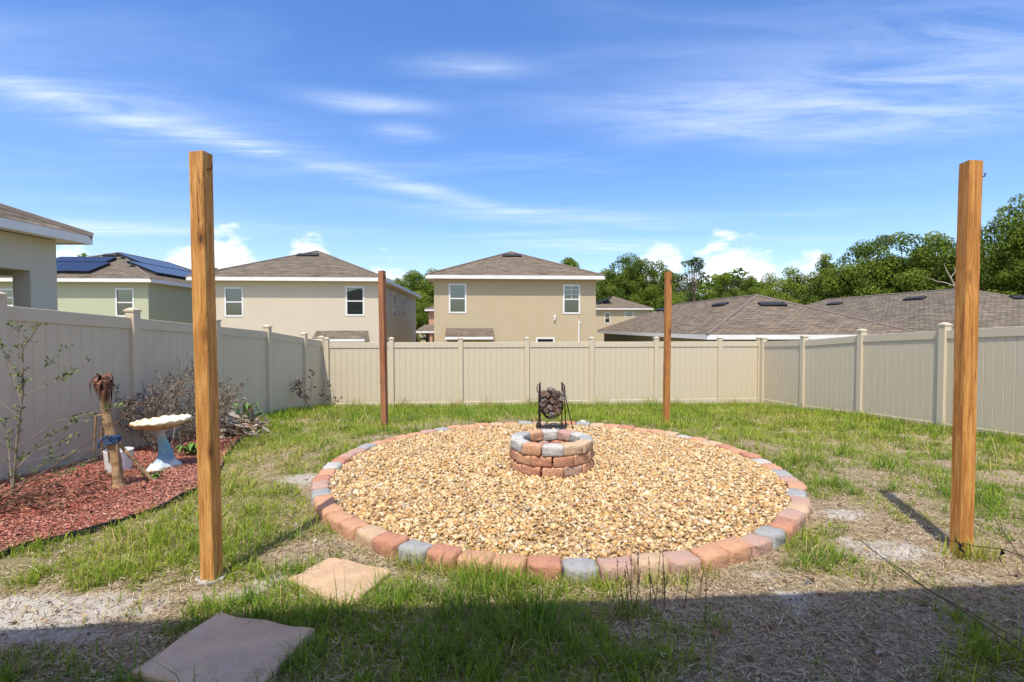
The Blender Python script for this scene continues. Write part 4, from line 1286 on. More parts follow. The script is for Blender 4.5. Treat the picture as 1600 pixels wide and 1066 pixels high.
bs = nt.n('ShaderNodeBsdfPrincipled', None, Roughness=.5); nt.set(bs.inputs['Base Color'], c); nt.set(bs.inputs['Normal'], bump(nt, nt.noise(tco, 40, 4, .6), .5, .01)); close_mat(nt, bs)
pd = MB(); pd.lathe([(.155, -.03), (.165, .01), (.14, .05), (.095, .09), (.072, .14), (.062, .20), (.050, .27), (.044, .33), (.046, .40), (.075, .455)], 28,
                    wob=lambda i, a, r, z: (r * (1 + (.16 * math.sin(3 * a + z * 7) + .06 * math.sin(9 * a)) * (1.3 - 1.6 * z)), z + .012 * math.sin(5 * a) * (i < 3)))
pd.v = [(x + .035 * math.sin(z * 9), y, z) for x, y, z in pd.v]
pd.build('pedestal', m, bb, smooth=True)


def scal(i, a, r, z):
    k = r / .28
    return r * (1 + .035 * k ** 3 * abs(math.sin(9 * a))), z + (.009 * k ** 4) * math.cos(18 * a) + .004 * k ** 4 * math.sin(7 * a) + .02 * k * math.cos(a)


bowl = MB(); bowl.lathe([(.05, .43), (.12, .445), (.20, .475), (.255, .505), (.28, .535), (.268, .548), (.235, .528), (.18, .50), (.10, .482), (.01, .478)], 56, wob=scal)
m, nt = new_mat('shell_glaze')
tco = nt.n('ShaderNodeTexCoord').outputs['Object']
sp = nt.n('ShaderNodeSeparateXYZ'); nt.set(sp.inputs[0], tco)
r2 = nt.m('SQRT', nt.m('ADD', nt.m('MULTIPLY', sp.outputs[0], sp.outputs[0]), nt.m('MULTIPLY', sp.outputs[1], sp.outputs[1])))
under = nt.m('SUBTRACT', nt.m('ADD', .452, nt.m('MULTIPLY', nt.m('POWER', r2, 2), 1.0)), sp.outputs[2])     # glaze left brown below the rim
nz = nt.noise(tco, 14, 5, .65)
c = nt.mix(nt.maprange(nz, .45, .75, 0, .6), (.80, .74, .54), (.66, .50, .26))
uf = nt.maprange(nt.m('ADD', under, nt.m('MULTIPLY', nt.m('SUBTRACT', nz, .5), .03)), -.012, .012)
c = nt.mix(uf, c, nt.mix(nt.maprange(nz, .4, .7), (.52, .30, .08), (.36, .20, .06)))
bs = nt.n('ShaderNodeBsdfPrincipled', None, Roughness=.5); nt.set(bs.inputs['Base Color'], c); nt.set(bs.inputs['Normal'], bump(nt, nz, .4, .006)); close_mat(nt, bs)
bowl.build('bowl', m, bb, smooth=True)

# white pot, palm stump and stake
px_, py_ = -4.27, 5.50
pt = MB(); pt.lathe([(.112, 0), (.118, .02), (.132, .20), (.135, .235), (.126, .237), (.122, .20), (.108, .03), (.01, .028)], 28)
po = pt.build('plant_pot', M['white_pot'], None, smooth=False, loc=(px_, py_, gz(px_, py_) + .03))
tag(po, 'plain white plastic flowerpot standing on the mulch behind the palm stump', 'flowerpot')

sx0, sy0 = -3.72, 4.78
ps_ = thing('palm_stump', 'dead slender palm trunk with shrivelled brown crown and blue tie', 'palm', (sx0, sy0, gz(sx0, sy0) + .02))
pm = MB(); pts = []; rad_ = []
for i in range(26):
    t = i / 25; pts.append((-.115 * t + .01 * math.sin(t * 7), .01 * math.sin(t * 5), -.03 + 1.04 * t)); rad_.append(.044 - .010 * t + .006 * ((i * 5) % 3) / 2 + (.016 if i < 2 else 0))
pm.tube(pts, rad_, 10); pm.build('trunk', M['palm'], ps_)
tm = MB()
for k in range(5):
    zz = .455 + .012 * k; a0 = k * .7
    tm.tube([(-.05 + (.06 + .004 * math.sin(k * 3)) * math.cos(a), .004 + .06 * math.sin(a), zz + .02 * math.sin(a + a0) * .6) for a in np.linspace(0, 6.2, 14)], .010, 5)
tm.tube([(-.1, -.02, .49), (-.14, -.03, .46), (-.155, -.03, .40)], .012, 5)
tm.build('tie', M['blue_cloth'], ps_)
g = random.Random(77)
lf = MB()
for k in range(60):
    a = g.uniform(0, 6.283); L_ = g.uniform(.06, .17); w_ = g.uniform(.008, .022); dn_ = g.uniform(.02, .17)
    bx_ = Vector((-.115 + g.uniform(-.03, .03), g.uniform(-.03, .03), .98 + g.uniform(-.08, .07))); d = Vector((math.cos(a), math.sin(a), 0)); s_ = Vector((-d.y, d.x, 0))
    p0 = bx_; p1 = bx_ + d * L_ * .35 + Vector((0, 0, L_ * .35)); p2 = bx_ + d * L_ * .55 + Vector((0, 0, .02)); p3 = bx_ + d * L_ * .5 + Vector((0, 0, -dn_))
    fold = Vector((0, 0, .012))
    lf.add([p0, p1 - s_ * w_, p1 + s_ * w_ + fold, p2 - s_ * w_ * 1.1 + fold, p2 + s_ * w_ * .9, p3], [(0, 2, 1), (1, 2, 4, 3), (3, 4, 5)])
lf.build('dead_fronds', plain('dead_frond', (.20, .085, .05), (.11, .05, .035), 30, .85, .4, 60, .006), ps_)
pf = MB()
for (a, z0, L_) in ((2.7, .60, .33), (3.4, .72, .42), (0.3, .35, .30), (-.2, .52, .35), (2.2, .42, .2)):
    d = Vector((math.cos(a), math.sin(a), 0))
    pf.tube([Vector((-.09, 0, z0)), Vector((-.09, 0, z0)) + d * .09 + Vector((0, 0, -.02)), Vector((-.09, 0, z0)) + d * .12 + Vector((0, 0, -L_))], [.010, .012, .005], 6)
pf.build('frond_stub', M['palm'], ps_)
st = MB(); st.tube([(.30, .12, .0), (.02, .02, .42), (-.02, 0, .52)], .016, 7)
tag(st.build('support_stake', M['palm'], None, loc=(sx0 - .03, sy0 + .02, gz(sx0, sy0) + .01)), 'thin brown stake leaning against the dead palm trunk', 'stake')


# ------------------------------------------------------------------ plants
def branching(seed, stems, depth, spread, shrink, kids):
    """list of polylines (points, r0, r1) for a twiggy plant"""
    g = random.Random(seed); out = []

    def grow(p, d, L, r, lev):
        pts = [p.copy()]; q = p.copy(); dd = d.copy(); n = 5
        for i in range(n):
            dd = (dd + Vector((g.gauss(0, .13), g.gauss(0, .13), g.gauss(.02, .10)))).normalized()
            q = q + dd * L / n; pts.append(q.copy())
        out.append((pts, r, r * .45, lev))
        if lev < depth:
            for k in range(kids):
                i = g.randint(1, n); v = (dd + Vector((g.gauss(0, spread), g.gauss(0, spread), g.gauss(.1, spread * .6)))).normalized()
                grow(pts[i], v, L * shrink * g.uniform(.7, 1.2), r * .55, lev + 1)
    for (p, d, L, r) in stems:
        grow(Vector(p), Vector(d).normalized(), L, r, 0)
    return out


def shrub(name, label, cat, loc, stems, seed, depth, spread, shrink, kids, twig_mat, leaf_n, leaf_L, pal_, lev_min=1, tip=.4, group=None, mat='leaf', aspect=.38):
    root = thing(name, label, cat, loc, 0, group)
    br = branching(seed, stems, depth, spread, shrink, kids)
    mb = MB(); g = np.random.default_rng(seed)
    P, D = [], []
    for pts, r0, r1, lev in br:
        mb.tube(pts, list(np.linspace(r0, r1, len(pts))), 5)
        if lev >= lev_min:
            k = int(leaf_n)
            for _ in range(k):
                t = tip + (1 - tip) * g.random(); f = t * (len(pts) - 1); i = min(int(f), len(pts) - 2)
                p = pts[i].lerp(pts[i + 1], f - i); d = (pts[i + 1] - pts[i]).normalized()
                P.append(p); D.append(d)
    mb.build('stems', twig_mat, root)
    P = np.array(P); D = np.array(D); n = len(P)
    if n:
        D = unit(D + g.normal(0, .75, (n, 3))); N_ = unit(g.normal(0, 1, (n, 3)) + np.array([0, 0, .6]))
        L = leaf_L * g.uniform(.6, 1.3, n); C = pal_[g.integers(0, len(pal_), n)] * g.uniform(.75, 1.2, (n, 1))
        V, F, CC = leaf_cards(P, D, N_, L, L * aspect, C)
        np_obj('foliage', V, F, M[mat], root, CC)
    return root


OLIVE = np.array([(.075, .105, .04), (.10, .14, .055), (.15, .21, .06), (.06, .08, .045), (.20, .26, .075)])
ls = thing('leggy_shrub', 'leggy young shrub with small grey green leaves against the fence', 'shrub', (-4.45, 4.5, gz(-4.45, 4.5)))
runs = [([(0, 0, 0), (.06, 0, .57), (.10, .02, .97), (.13, 0, 1.36), (.33, -.03, 1.60)], .012), ([(.10, .02, .94), (.36, .05, 1.05), (.62, .1, 1.22)], .006),
        ([(.05, 0, .48), (.38, .06, .71), (.64, .10, .77), (.86, .12, .83)], .006), ([(.03, 0, .28), (.27, .1, .57), (.47, .15, .71)], .006), ([(0, 0, .02), (.27, -.05, .32), (.58, -.1, .43)], .006),
        ([(.10, 0, .9), (-.05, .05, 1.25), (-.12, .05, 1.42)], .006), ([(.08, 0, .75), (-.1, -.05, .95), (-.25, -.05, 1.2)], .006), ([(0, 0, .1), (-.12, .1, .45), (-.2, .15, .7)], .007),
        ([(.13, 0, 1.2), (.05, .05, 1.45), (0, .05, 1.55)], .004), ([(.2, .03, .45), (.42, .0, .52), (.60, -.03, .60)], .004), ([(.02, 0, .15), (.35, .02, .22), (.72, .05, .38)], .005),
        ([(.12, 0, 1.1), (.25, .1, 1.2), (.36, .15, 1.38)], .004), ([(.0, 0, .05), (.14, -.1, .3), (.2, -.14, .55)], .006)]
mb = MB(); P, D = [], []; g = random.Random(41)
for pts, r in runs:
    pv_ = [Vector(q) for q in pts]; L_ = sum((pv_[i + 1] - pv_[i]).length for i in range(len(pv_) - 1))
    mb.tube(pv_, list(np.linspace(r, r * .35, len(pv_))), 5)
    for k in range(int(L_ * 22)):
        f = (.25 + .75 * g.random()) * (len(pv_) - 1); i = min(int(f), len(pv_) - 2); q = pv_[i].lerp(pv_[i + 1], f - i); d = (pv_[i + 1] - pv_[i]).normalized()
        tw_ = (d + Vector((g.gauss(0, .7), g.gauss(0, .7), g.gauss(.2, .6)))).normalized(); l = g.uniform(.03, .11)
        mb.tube([q, q + tw_ * l], [.002, .001], 4)
        for j in range(5):
            P.append(q + tw_ * l * g.uniform(.2, 1)); D.append((tw_ + Vector((g.gauss(0, .6), g.gauss(0, .6), g.gauss(0, .6)))).normalized())
mb.build('stems', M['grey_twig'], ls)
gg = np.random.default_rng(3); P = np.array(P); D = np.array(D); n = len(P); L = .036 * gg.uniform(.6, 1.3, n)
V, F, CC = leaf_cards(P, D, unit(gg.normal(0, 1, (n, 3)) + np.array([0, 0, .6])), L, L * .42, (OLIVE * 1.45)[gg.integers(0, 5, n)] * gg.uniform(.75, 1.25, (n, 1)))
np_obj('foliage', V, F, M['leaf'], ls, CC)
DEAD = np.array([(.20, .15, .10), (.14, .10, .07), (.27, .21, .15), (.10, .07, .05), (.33, .28, .21)])
shrub('dead_shrub', 'wide dead shrub with curled grey brown leaves behind the bird bath', 'shrub', (-4.62, 6.75, gz(-4.62, 6.75)),
      [((.1 * math.cos(i * 2.4), .1 * math.sin(i * 2.4), 0), (.62 * math.cos(i * 2.4) + .12, .5 * math.sin(i * 2.4), .85), .72 + .2 * ((i * 3) % 4) / 3, .010) for i in range(15)],
      8, 2, .55, .50, 6, M['grey_twig'], 12, .032, DEAD, 1, .1, mat='dead_leaf', aspect=.5)
shrub('dead_shrub', 'straggly tall dead shrub with bare twigs beside the fence post', 'shrub', (-4.72, 7.7, gz(-4.72, 7.7)),
      [((.06 * i - .3, .05 * ((i * 7) % 5), 0), (.2 * math.sin(i * 1.9), .3 * math.cos(i * 2.3), 1), .75 + .12 * (i % 3), .008) for i in range(8)],
      12, 2, .5, .5, 4, M['grey_twig'], 8, .032, DEAD, 1, .2, mat='dead_leaf', aspect=.5)
shrub('dead_sapling', 'thin dead sapling with brown dangling leaves, against the left fence', 'sapling', (-4.72, 11.7, gz(-4.72, 11.7)),
      [((0, 0, 0), (.1, -.1, 1), .72, .008), ((0, 0, .2), (-.5, .2, .8), .5, .006)], 21, 2, .6, .5, 4, M['twig'], 3, .075, DEAD * .6, 1, .3, mat='dead_leaf', aspect=.55)
shrub('dead_sapling', 'small dead weed with dark curled leaves in front of the back fence corner', 'sapling', (-4.55, 12.9, gz(-4.55, 12.9)),
      [((0, 0, 0), (.05, -.1, 1), .62, .007), ((0, 0, 0), (-.4, .1, .9), .5, .006)], 22, 2, .6, .5, 3, M['twig'], 3, .07, DEAD * .6, 1, .3, mat='dead_leaf', aspect=.55)
FRESH = np.array([(.13, .23, .03), (.10, .18, .025), (.18, .28, .05)])


def rosette(label, x, y, n, L, seed, W_=.035, up=.7):
    root = thing('leafy_plant', label, 'plant', (x, y, gz(x, y) + .02))
    g = random.Random(seed); mb = MB()
    for i in range(n):
        a = i * 2.4 + g.uniform(-.4, .4); l = L * g.uniform(.6, 1.2); d = Vector((math.cos(a), math.sin(a), 0)); s_ = Vector((-d.y, d.x, 0)); w = W_ * g.uniform(.7, 1.2)
        e = up * g.uniform(.5, 1.2)
        p = [Vector((0, 0, 0)), d * l * .35 + Vector((0, 0, l * e)), d * l * .75 + Vector((0, 0, l * e * 1.15)), d * l * 1.05 + Vector((0, 0, l * e * .8))]
        fd = Vector((0, 0, w * .35))
        mb.add([p[0] - s_ * w * .25, p[0] + s_ * w * .25, p[1] + s_ * w + fd, p[1], p[1] - s_ * w + fd, p[2] + s_ * w * .9 + fd, p[2], p[2] - s_ * w * .9 + fd, p[3]],
               [(0, 1, 3), (1, 2, 3), (0, 3, 4), (3, 2, 5, 6), (4, 3, 6, 7), (6, 5, 8), (7, 6, 8)])
    mb.build('leaves', plain('fresh_leaf', (.14, .24, .03), (.09, .17, .025), 12, .5, .2, 40, .004), root)


rosette('bright green leafy weed in the mulch next to the bird bath pedestal', -4.0, 6.35, 26, .20, 1, .03)
rosette('bright green strap leaved plant at the end of the mulch bed', -4.52, 8.55, 14, .30, 2, .035, 1.1)
rosette('low green weed at the foot of the dead palm trunk', -3.55, 5.0, 12, .10, 3, .02)

# clippings by the end of the bed and dry twigs at the leggy shrub's foot
def clutter(name, label, cat, loc, n, L, spread, pal_, seed, flat=.35, w=.2, hgt=.1):
    g = np.random.default_rng(seed)
    P = np.stack([g.normal(0, spread[0], n), g.normal(0, spread[1], n), np.abs(g.normal(0, hgt, n))], 1)
    D = unit(np.stack([g.normal(0, 1, n), g.normal(0, 1, n), g.normal(0, flat, n)], 1)); N_ = unit(g.normal(0, 1, (n, 3)) + np.array([0, 0, 1.0]))
    LL = L * g.uniform(.5, 1.4, n); C = pal_[g.integers(0, len(pal_), n)] * g.uniform(.7, 1.25, (n, 1))
    V, F, CC = leaf_cards(P, D, N_, LL, LL * w, C)
    o = np_obj(name, V, F, M['dead_leaf'], None, CC); o.location = loc
    return tag(o, label, cat, kind='stuff')


clutter('dead_leaf_heap', 'heap of pale curled dead leaves at the end of the mulch bed', 'dead leaves', (-4.40, 8.05, gz(-4.4, 8.05) + .05), 380, .20, (.20, .24), np.array([(.40, .33, .25), (.28, .20, .13), (.16, .10, .07), (.46, .40, .32)]), 4, .5, .22, .12)
clutter('dead_leaf_litter', 'brown dead leaf litter under the leggy shrub', 'dead leaves', (-4.1, 4.35, gz(-4.1, 4.35) + .05), 380, .05, (.40, .22), np.array([(.22, .11, .06), (.15, .075, .045), (.10, .055, .035), (.27, .16, .09)]), 5, .3, .4, .03)
clutter('dead_leaf_litter', 'scattered brown leaves on the mulch by the white pot', 'dead leaves', (-4.0, 5.1, gz(-4.0, 5.1) + .05), 90, .07, (.35, .3), np.array([(.22, .11, .06), (.15, .075, .045)]), 6, .3, .4, .015)

tw = thing('dry_branch', 'bare dry branch with rusty dead leaves poking out of the mulch corner', 'branch', (-4.25, 4.1, gz(-4.25, 4.1) + .02))
mb = MB(); g = random.Random(9)
for k in range(9):
    a = g.uniform(-.6, 2.4); L_ = g.uniform(.25, .55); p = Vector((g.uniform(-.15, .15), g.uniform(-.15, .15), 0)); d = Vector((math.cos(a), math.sin(a) * .5, g.uniform(.15, .7))).normalized()
    mb.tube([p, p + d * L_ * .5 + Vector((0, 0, .03)), p + d * L_], [.008, .006, .003], 5)
mb.tube([(0, 0, .05), (.45, .25, .42), (.95, .55, .88)], [.006, .005, .003], 5); mb.tube([(-.1, 0, .03), (.5, .1, .33), (.85, .2, .60)], [.005, .004, .003], 5)
mb.build('stems', M['twig'], tw)
mb = MB()
for k in range(26):
    p = Vector((g.uniform(-.3, .5), g.uniform(-.2, .3), g.uniform(.02, .22))); d = Vector((g.gauss(0, 1), g.gauss(0, 1), g.gauss(-.3, .5))).normalized(); s_ = d.cross(Vector((0, 0, 1))).normalized(); l = g.uniform(.05, .12)
    mb.add([p, p + d * l * .4 + s_ * l * .22, p + d * l + Vector((0, 0, -.02)), p + d * l * .5 - s_ * l * .2 + Vector((0, 0, .015))], [(0, 1, 2, 3)])
mb.build('dead_leaves', plain('rusty_leaf', (.24, .10, .05), (.14, .06, .035), 30, .85), tw)

# dry wands reaching in over the shaded grass
def wand(label, pts, r, seed, leaves=0):
    root = thing('dry_weed', label, 'weed', pts[0])
    o = Vector(pts[0]); P_ = [Vector(p) - o for p in pts]
    # smooth the run of the stem
    dense = []
    for i in range(len(P_) - 1):
        for t in (0, .33, .66):
            dense.append(P_[i].lerp(P_[i + 1], t) + Vector((0, 0, .006 * math.sin(seed + i * 3 + t * 5))))
    dense.append(P_[-1])
    mb = MB(); mb.tube(dense, list(np.linspace(r, r * .4, len(dense))), 6); g = random.Random(seed)
    for k in range(5):
        i = g.randint(1, len(dense) - 2); q = dense[i]
        mb.tube([q, q + Vector((g.gauss(0, .02), g.gauss(0, .02), g.uniform(.01, .03)))], [r * .6, r * .2], 5)
    mb.build('stem', M['twig'], root)
    for k in range(leaves):
        i = len(dense) - 2 - 2 * k; q = dense[max(1, i)]; lf = MB(); l = g.uniform(.07, .11)
        d = Vector((g.gauss(0, .5), g.gauss(0, .4), -1)).normalized(); s_ = Vector((1, .2, 0))
        lf.add([q, q + d * l * .3 + s_ * l * .3, q + d * l * .6 + s_ * l * .12 + Vector((0, .02, 0)), q + d * l, q + d * l * .55 - s_ * l * .28, q + d * l * .25 - s_ * l * .2 + Vector((0, -.015, 0))], [(0, 1, 2, 5), (2, 3, 4, 5)])
        lf.build('dead_leaf', plain('black_leaf', (.05, .03, .02), (.03, .02, .015), 30, .85), root)


wand('long dry reddish stem reaching over the shaded lawn, the longest', [(2.45, 1.55, .02), (2.05, 1.9, .20), (1.86, 2.25, .32), (1.80, 2.6, .395)], .0048, 1)
wand('thin dry stem with a forked tip over the shaded lawn', [(2.50, 1.5, .02), (2.05, 1.95, .24), (1.86, 2.2, .32), (1.72, 2.32, .42)], .0045, 2)
wand('dry twig carrying black shrivelled leaves near the orange post', [(2.9, 1.75, .30), (2.5, 2.1, .42), (2.28, 2.35, .46), (2.10, 2.5, .45)], .0042, 3, 3)
wand('short dry stem lying low in the shaded corner of the lawn', [(1.95, 1.45, .02), (1.6, 1.75, .12), (1.42, 1.95, .17), (1.32, 2.15, .22)], .004, 4)
wand('upright bare twig beside the orange post', [(2.62, 2.35, .02), (2.60, 2.5, .25), (2.52, 2.62, .48)], .0035, 6)

# tall weeds: dark stalks by the ring's near edge
wd_lab = 'slim dark weed stalk standing at the near edge of the stone ring'
g = random.Random(31)
for k in range(17):
    x = g.uniform(.55, 1.05); y = g.uniform(2.5, 2.88); h = g.uniform(.15, .30); z = gz(x, y)
    mb = MB(); q = Vector((g.gauss(0, .02), g.gauss(0, .02), h)); mb.tube([(0, 0, -.01), q * .5 + Vector((.004, 0, 0)), q], [.0028, .0022, .0015], 5)
    for j in range(7):
        p = q * g.uniform(.55, 1.0); a = g.uniform(0, 6.28); mb.tube([p, p + Vector((math.cos(a) * .007, math.sin(a) * .007, .008))], [.0025, .001], 4)
    o = mb.build('weed_stalk', M['twig'], None, loc=(x, y, z)); tag(o, wd_lab, 'weed', 'dark weed stalks at the ring edge')

# taller grass and weeds along the fences and round the posts (one uncountable mass)
P_, H_, C_ = [], [], []
def band(n, fn, hmin, hmax, cset):
    for _ in range(n):
        x, y = fn(); P_.append((x, y, gz(x, y) - .005)); H_.append(rng.uniform(hmin, hmax)); C_.append(cset[rng.integers(0, len(cset))])
cs = [GREEN, LIME, GREEN, DRY * .9, DEEP]
band(5200, lambda: (lambda s: (LC[0] + bdir.x * s, LC[1] + bdir.y * s - .09 - abs(rng.normal(0, .14))))(rng.uniform(.1, bl)), .05, .20, cs)
band(500, lambda: (lambda s: (LC[0] + bdir.x * s, LC[1] + bdir.y * s - .12 - abs(rng.normal(0, .1))))(rng.choice([.9, 2.2, 3.6, 4.4, 5.6, 6.3, 7.6, 8.9, 9.6, 11.3]) + rng.normal(0, .12)), .18, .42, [GREEN * .8, LIME * .8, DRY, DRY * .7])
band(3200, lambda: (lambda s: (7.03 + .0885 * (14.4 - s) - abs(rng.normal(0, .12)), s))(rng.uniform(5.5, 14.3)), .05, .17, cs)
band(2600, lambda: (-4.96 + abs(rng.normal(0, .13)), rng.uniform(9.2, 13.4)), .06, .22, [GREEN, DEEP, GREEN, LIME])
band(260, lambda: (2.985 + rng.normal(0, .075), 3.29 + rng.normal(0, .05)), .07, .18, [LIME * 1.1, LIME, DRY])
band(420, lambda: (lambda a: (RC[0] + (RR + .03 + abs(rng.normal(0, .05))) * math.cos(a), RC[1] + (RR + .03 + abs(rng.normal(0, .05))) * math.sin(a)))(rng.uniform(-2.1, -1.2)), .05, .13, [LIME, GREEN, DRY])
band(700, lambda: (lambda a: (RC[0] + (RR + .03 + abs(rng.normal(0, .06))) * math.cos(a), RC[1] + (RR + .03 + abs(rng.normal(0, .06))) * math.sin(a)))(rng.uniform(-.1, 3.2)), .05, .12, cs)
P_ = np.array(P_); H_ = np.array(H_); C_ = np.array(C_) * rng.uniform(.8, 1.2, (len(P_), 1))
k = ~in_poly(P_[:, 0], P_[:, 1], MULCH)
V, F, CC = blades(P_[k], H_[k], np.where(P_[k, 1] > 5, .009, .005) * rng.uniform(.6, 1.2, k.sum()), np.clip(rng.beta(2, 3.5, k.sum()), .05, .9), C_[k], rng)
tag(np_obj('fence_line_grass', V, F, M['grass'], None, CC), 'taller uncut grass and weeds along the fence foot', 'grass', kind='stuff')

# rough grass beyond the fences is hidden; trees stand in it
# ------------------------------------------------------------------ trees
def crown_arrays(seed, shape, n_clump, per, leaf, pal_):
    """leaf cards gathered in clumps through the crown's volume"""
    g = np.random.default_rng(seed); cl = []
    while len(cl) < n_clump:
        p = g.normal(0, 1, 3); p /= np.linalg.norm(p); r = g.random() ** .38
        q = p * r
        c = shape(q, g)
        if c is not None:
            cl.append(c)
    Ps, Ns, Cs = [], [], []
    for (c, rad_) in cl:
        k = int(per * (rad_ / 1.0) ** 1.6) + 10
        d = unit(g.normal(0, 1, (k, 3)) + np.array([0, 0, .25])); rr = rad_ * g.random((k, 1)) ** .33 * np.array([[1, 1, .72]])
        Ps.append(np.array(c) + d * rr); Ns.append(unit(d + g.normal(0, .55, (k, 3)) + np.array([0, 0, .3])))
        tint = pal_[g.integers(0, len(pal_))] * g.uniform(.8, 1.2)
        Cs.append(tint * g.uniform(.75, 1.25, (k, 1)))
    P = np.concatenate(Ps); N_ = np.concatenate(Ns); C = np.concatenate(Cs); n = len(P)
    D = unit(np.cross(N_, g.normal(0, 1, (n, 3)))); L = leaf * g.uniform(.6, 1.35, n)
    V, F, CC = leaf_cards(P - D * (L / 2)[:, None], D, N_, L, L * .62, C)
    return (V, F, CC, [c for c, _ in cl])


OAK = np.array([(.115, .165, .020), (.14, .195, .026), (.085, .13, .020), (.175, .225, .032)])
LIGHT = np.array([(.19, .25, .034), (.225, .285, .042), (.155, .215, .032)])
PINE = np.array([(.07, .115, .03), (.085, .135, .035), (.10, .15, .035)])


def round_shape(rx, rz, zc, lo=.12):
    def f(q, g):
        z = zc + q[2] * rz
        if z < lo * zc * 2: return None
        wob = 1 + .18 * math.sin(3 * math.atan2(q[1], q[0]) + 2 * q[2])
        return ((q[0] * rx * wob, q[1] * rx * wob, z), g.uniform(.65, 1.35))
    return f


def pine_shape(rx, z0, z1):
    def f(q, g):
        t = g.random() ** .7; z = z0 + (z1 - z0) * t
        r = rx * (1 - .55 * abs(t - .45) * 2 * .8)
        a = g.random() * 6.283; k = g.random() ** .5
        return ((r * k * math.cos(a), r * k * math.sin(a), z), g.uniform(.35, .75))
    return f


def tall_shape(rx, z0, z1):
    def f(q, g):
        t = (q[2] + 1) / 2; z = z0 + (z1 - z0) * t
        w = math.sin(math.pi * min(1, .18 + t * .80)) ** .8
        return ((q[0] * rx * w * 1.2, q[1] * rx * w * 1.2, z), g.uniform(.5, 1.05))
    return f


kinds = {   # every crown is for a tree about ten metres tall
    'oak': crown_arrays(1, round_shape(4.9, 4.3, 5.6), 125, 280, .21, OAK),
    'oak2': crown_arrays(2, round_shape(4.7, 4.2, 5.8), 115, 280, .21, OAK),
    'light': crown_arrays(3, round_shape(3.4, 4.2, 5.4), 62, 280, .20, LIGHT),
    'tall': crown_arrays(4, tall_shape(2.7, 1.5, 10.0), 52, 280, .20, OAK * 1.15),
    'tall2': crown_arrays(6, tall_shape(2.3, 1.2, 10.0), 44, 280, .20, LIGHT * .9),
    'pine': crown_arrays(5, pine_shape(2.0, 5.2, 9.9), 26, 200, .20, PINE),
    'bush': crown_arrays(7, round_shape(3.6, 3.2, 3.2, .02), 56, 280, .21, LIGHT * .95),
}
crown_mesh = {}; trunk_mesh = {}
for kname, (V, F, CC, cl) in kinds.items():
    o = np_obj('crown', V, F, M['leaf'], None, CC); crown_mesh[kname] = o.data
    bpy.data.objects.remove(o)
    mb = MB(); g = random.Random(len(kname) * 13 + 5)
    hi = max(c[2] for c in cl) * (.97 if kname == 'pine' else .8)
    r0 = .26 if kname != 'pine' else .17
    ax = [(.25 * math.sin(t * 3 + len(kname)) * t, .2 * math.sin(t * 4) * t, -.4 + (hi + .4) * t) for t in np.linspace(0, 1, 9)]
    mb.tube(ax, list(np.linspace(r0, .05, 9)), 8)
    for c in g.sample(cl, min(len(cl), 20)):
        t = max(.2, min(.9, (c[2] * .62) / hi)); i = int(t * 8); p = Vector(ax[i]); q = Vector(c)
        mb.tube([p, p.lerp(q, .5) + Vector((0, 0, .25 if kname != 'pine' else .0)), q], [.09 * (1 - t) + .04, .05, .015], 5)
    me = mb.mesh('trunk'); me.materials.append(M['bark']); trunk_mesh[kname] = me


def tree(label, x, y, top, kind, wide=1.0, rz=0.0, group=None, name='tree', cat='tree'):
    s = (top - GL) / 10.0
    r = thing(name, label, cat, (x, y, GL), rz, group)
    share(crown_mesh[kind], 'crown', r, None, (0, 0, 0), (0, 0, 0), (s * wide, s * wide, s))
    share(trunk_mesh[kind], 'trunk', r, None, (0, 0, 0), (0, 0, 0), (s * wide, s * wide, s))
    return r


def tp(px, Z, py):
    """distance and heights measured for the tree line: lateral place and top height"""
    return (px - 800) / 797.0 * Z, Z, 1.5 + (510 - py) / 797.0 * Z


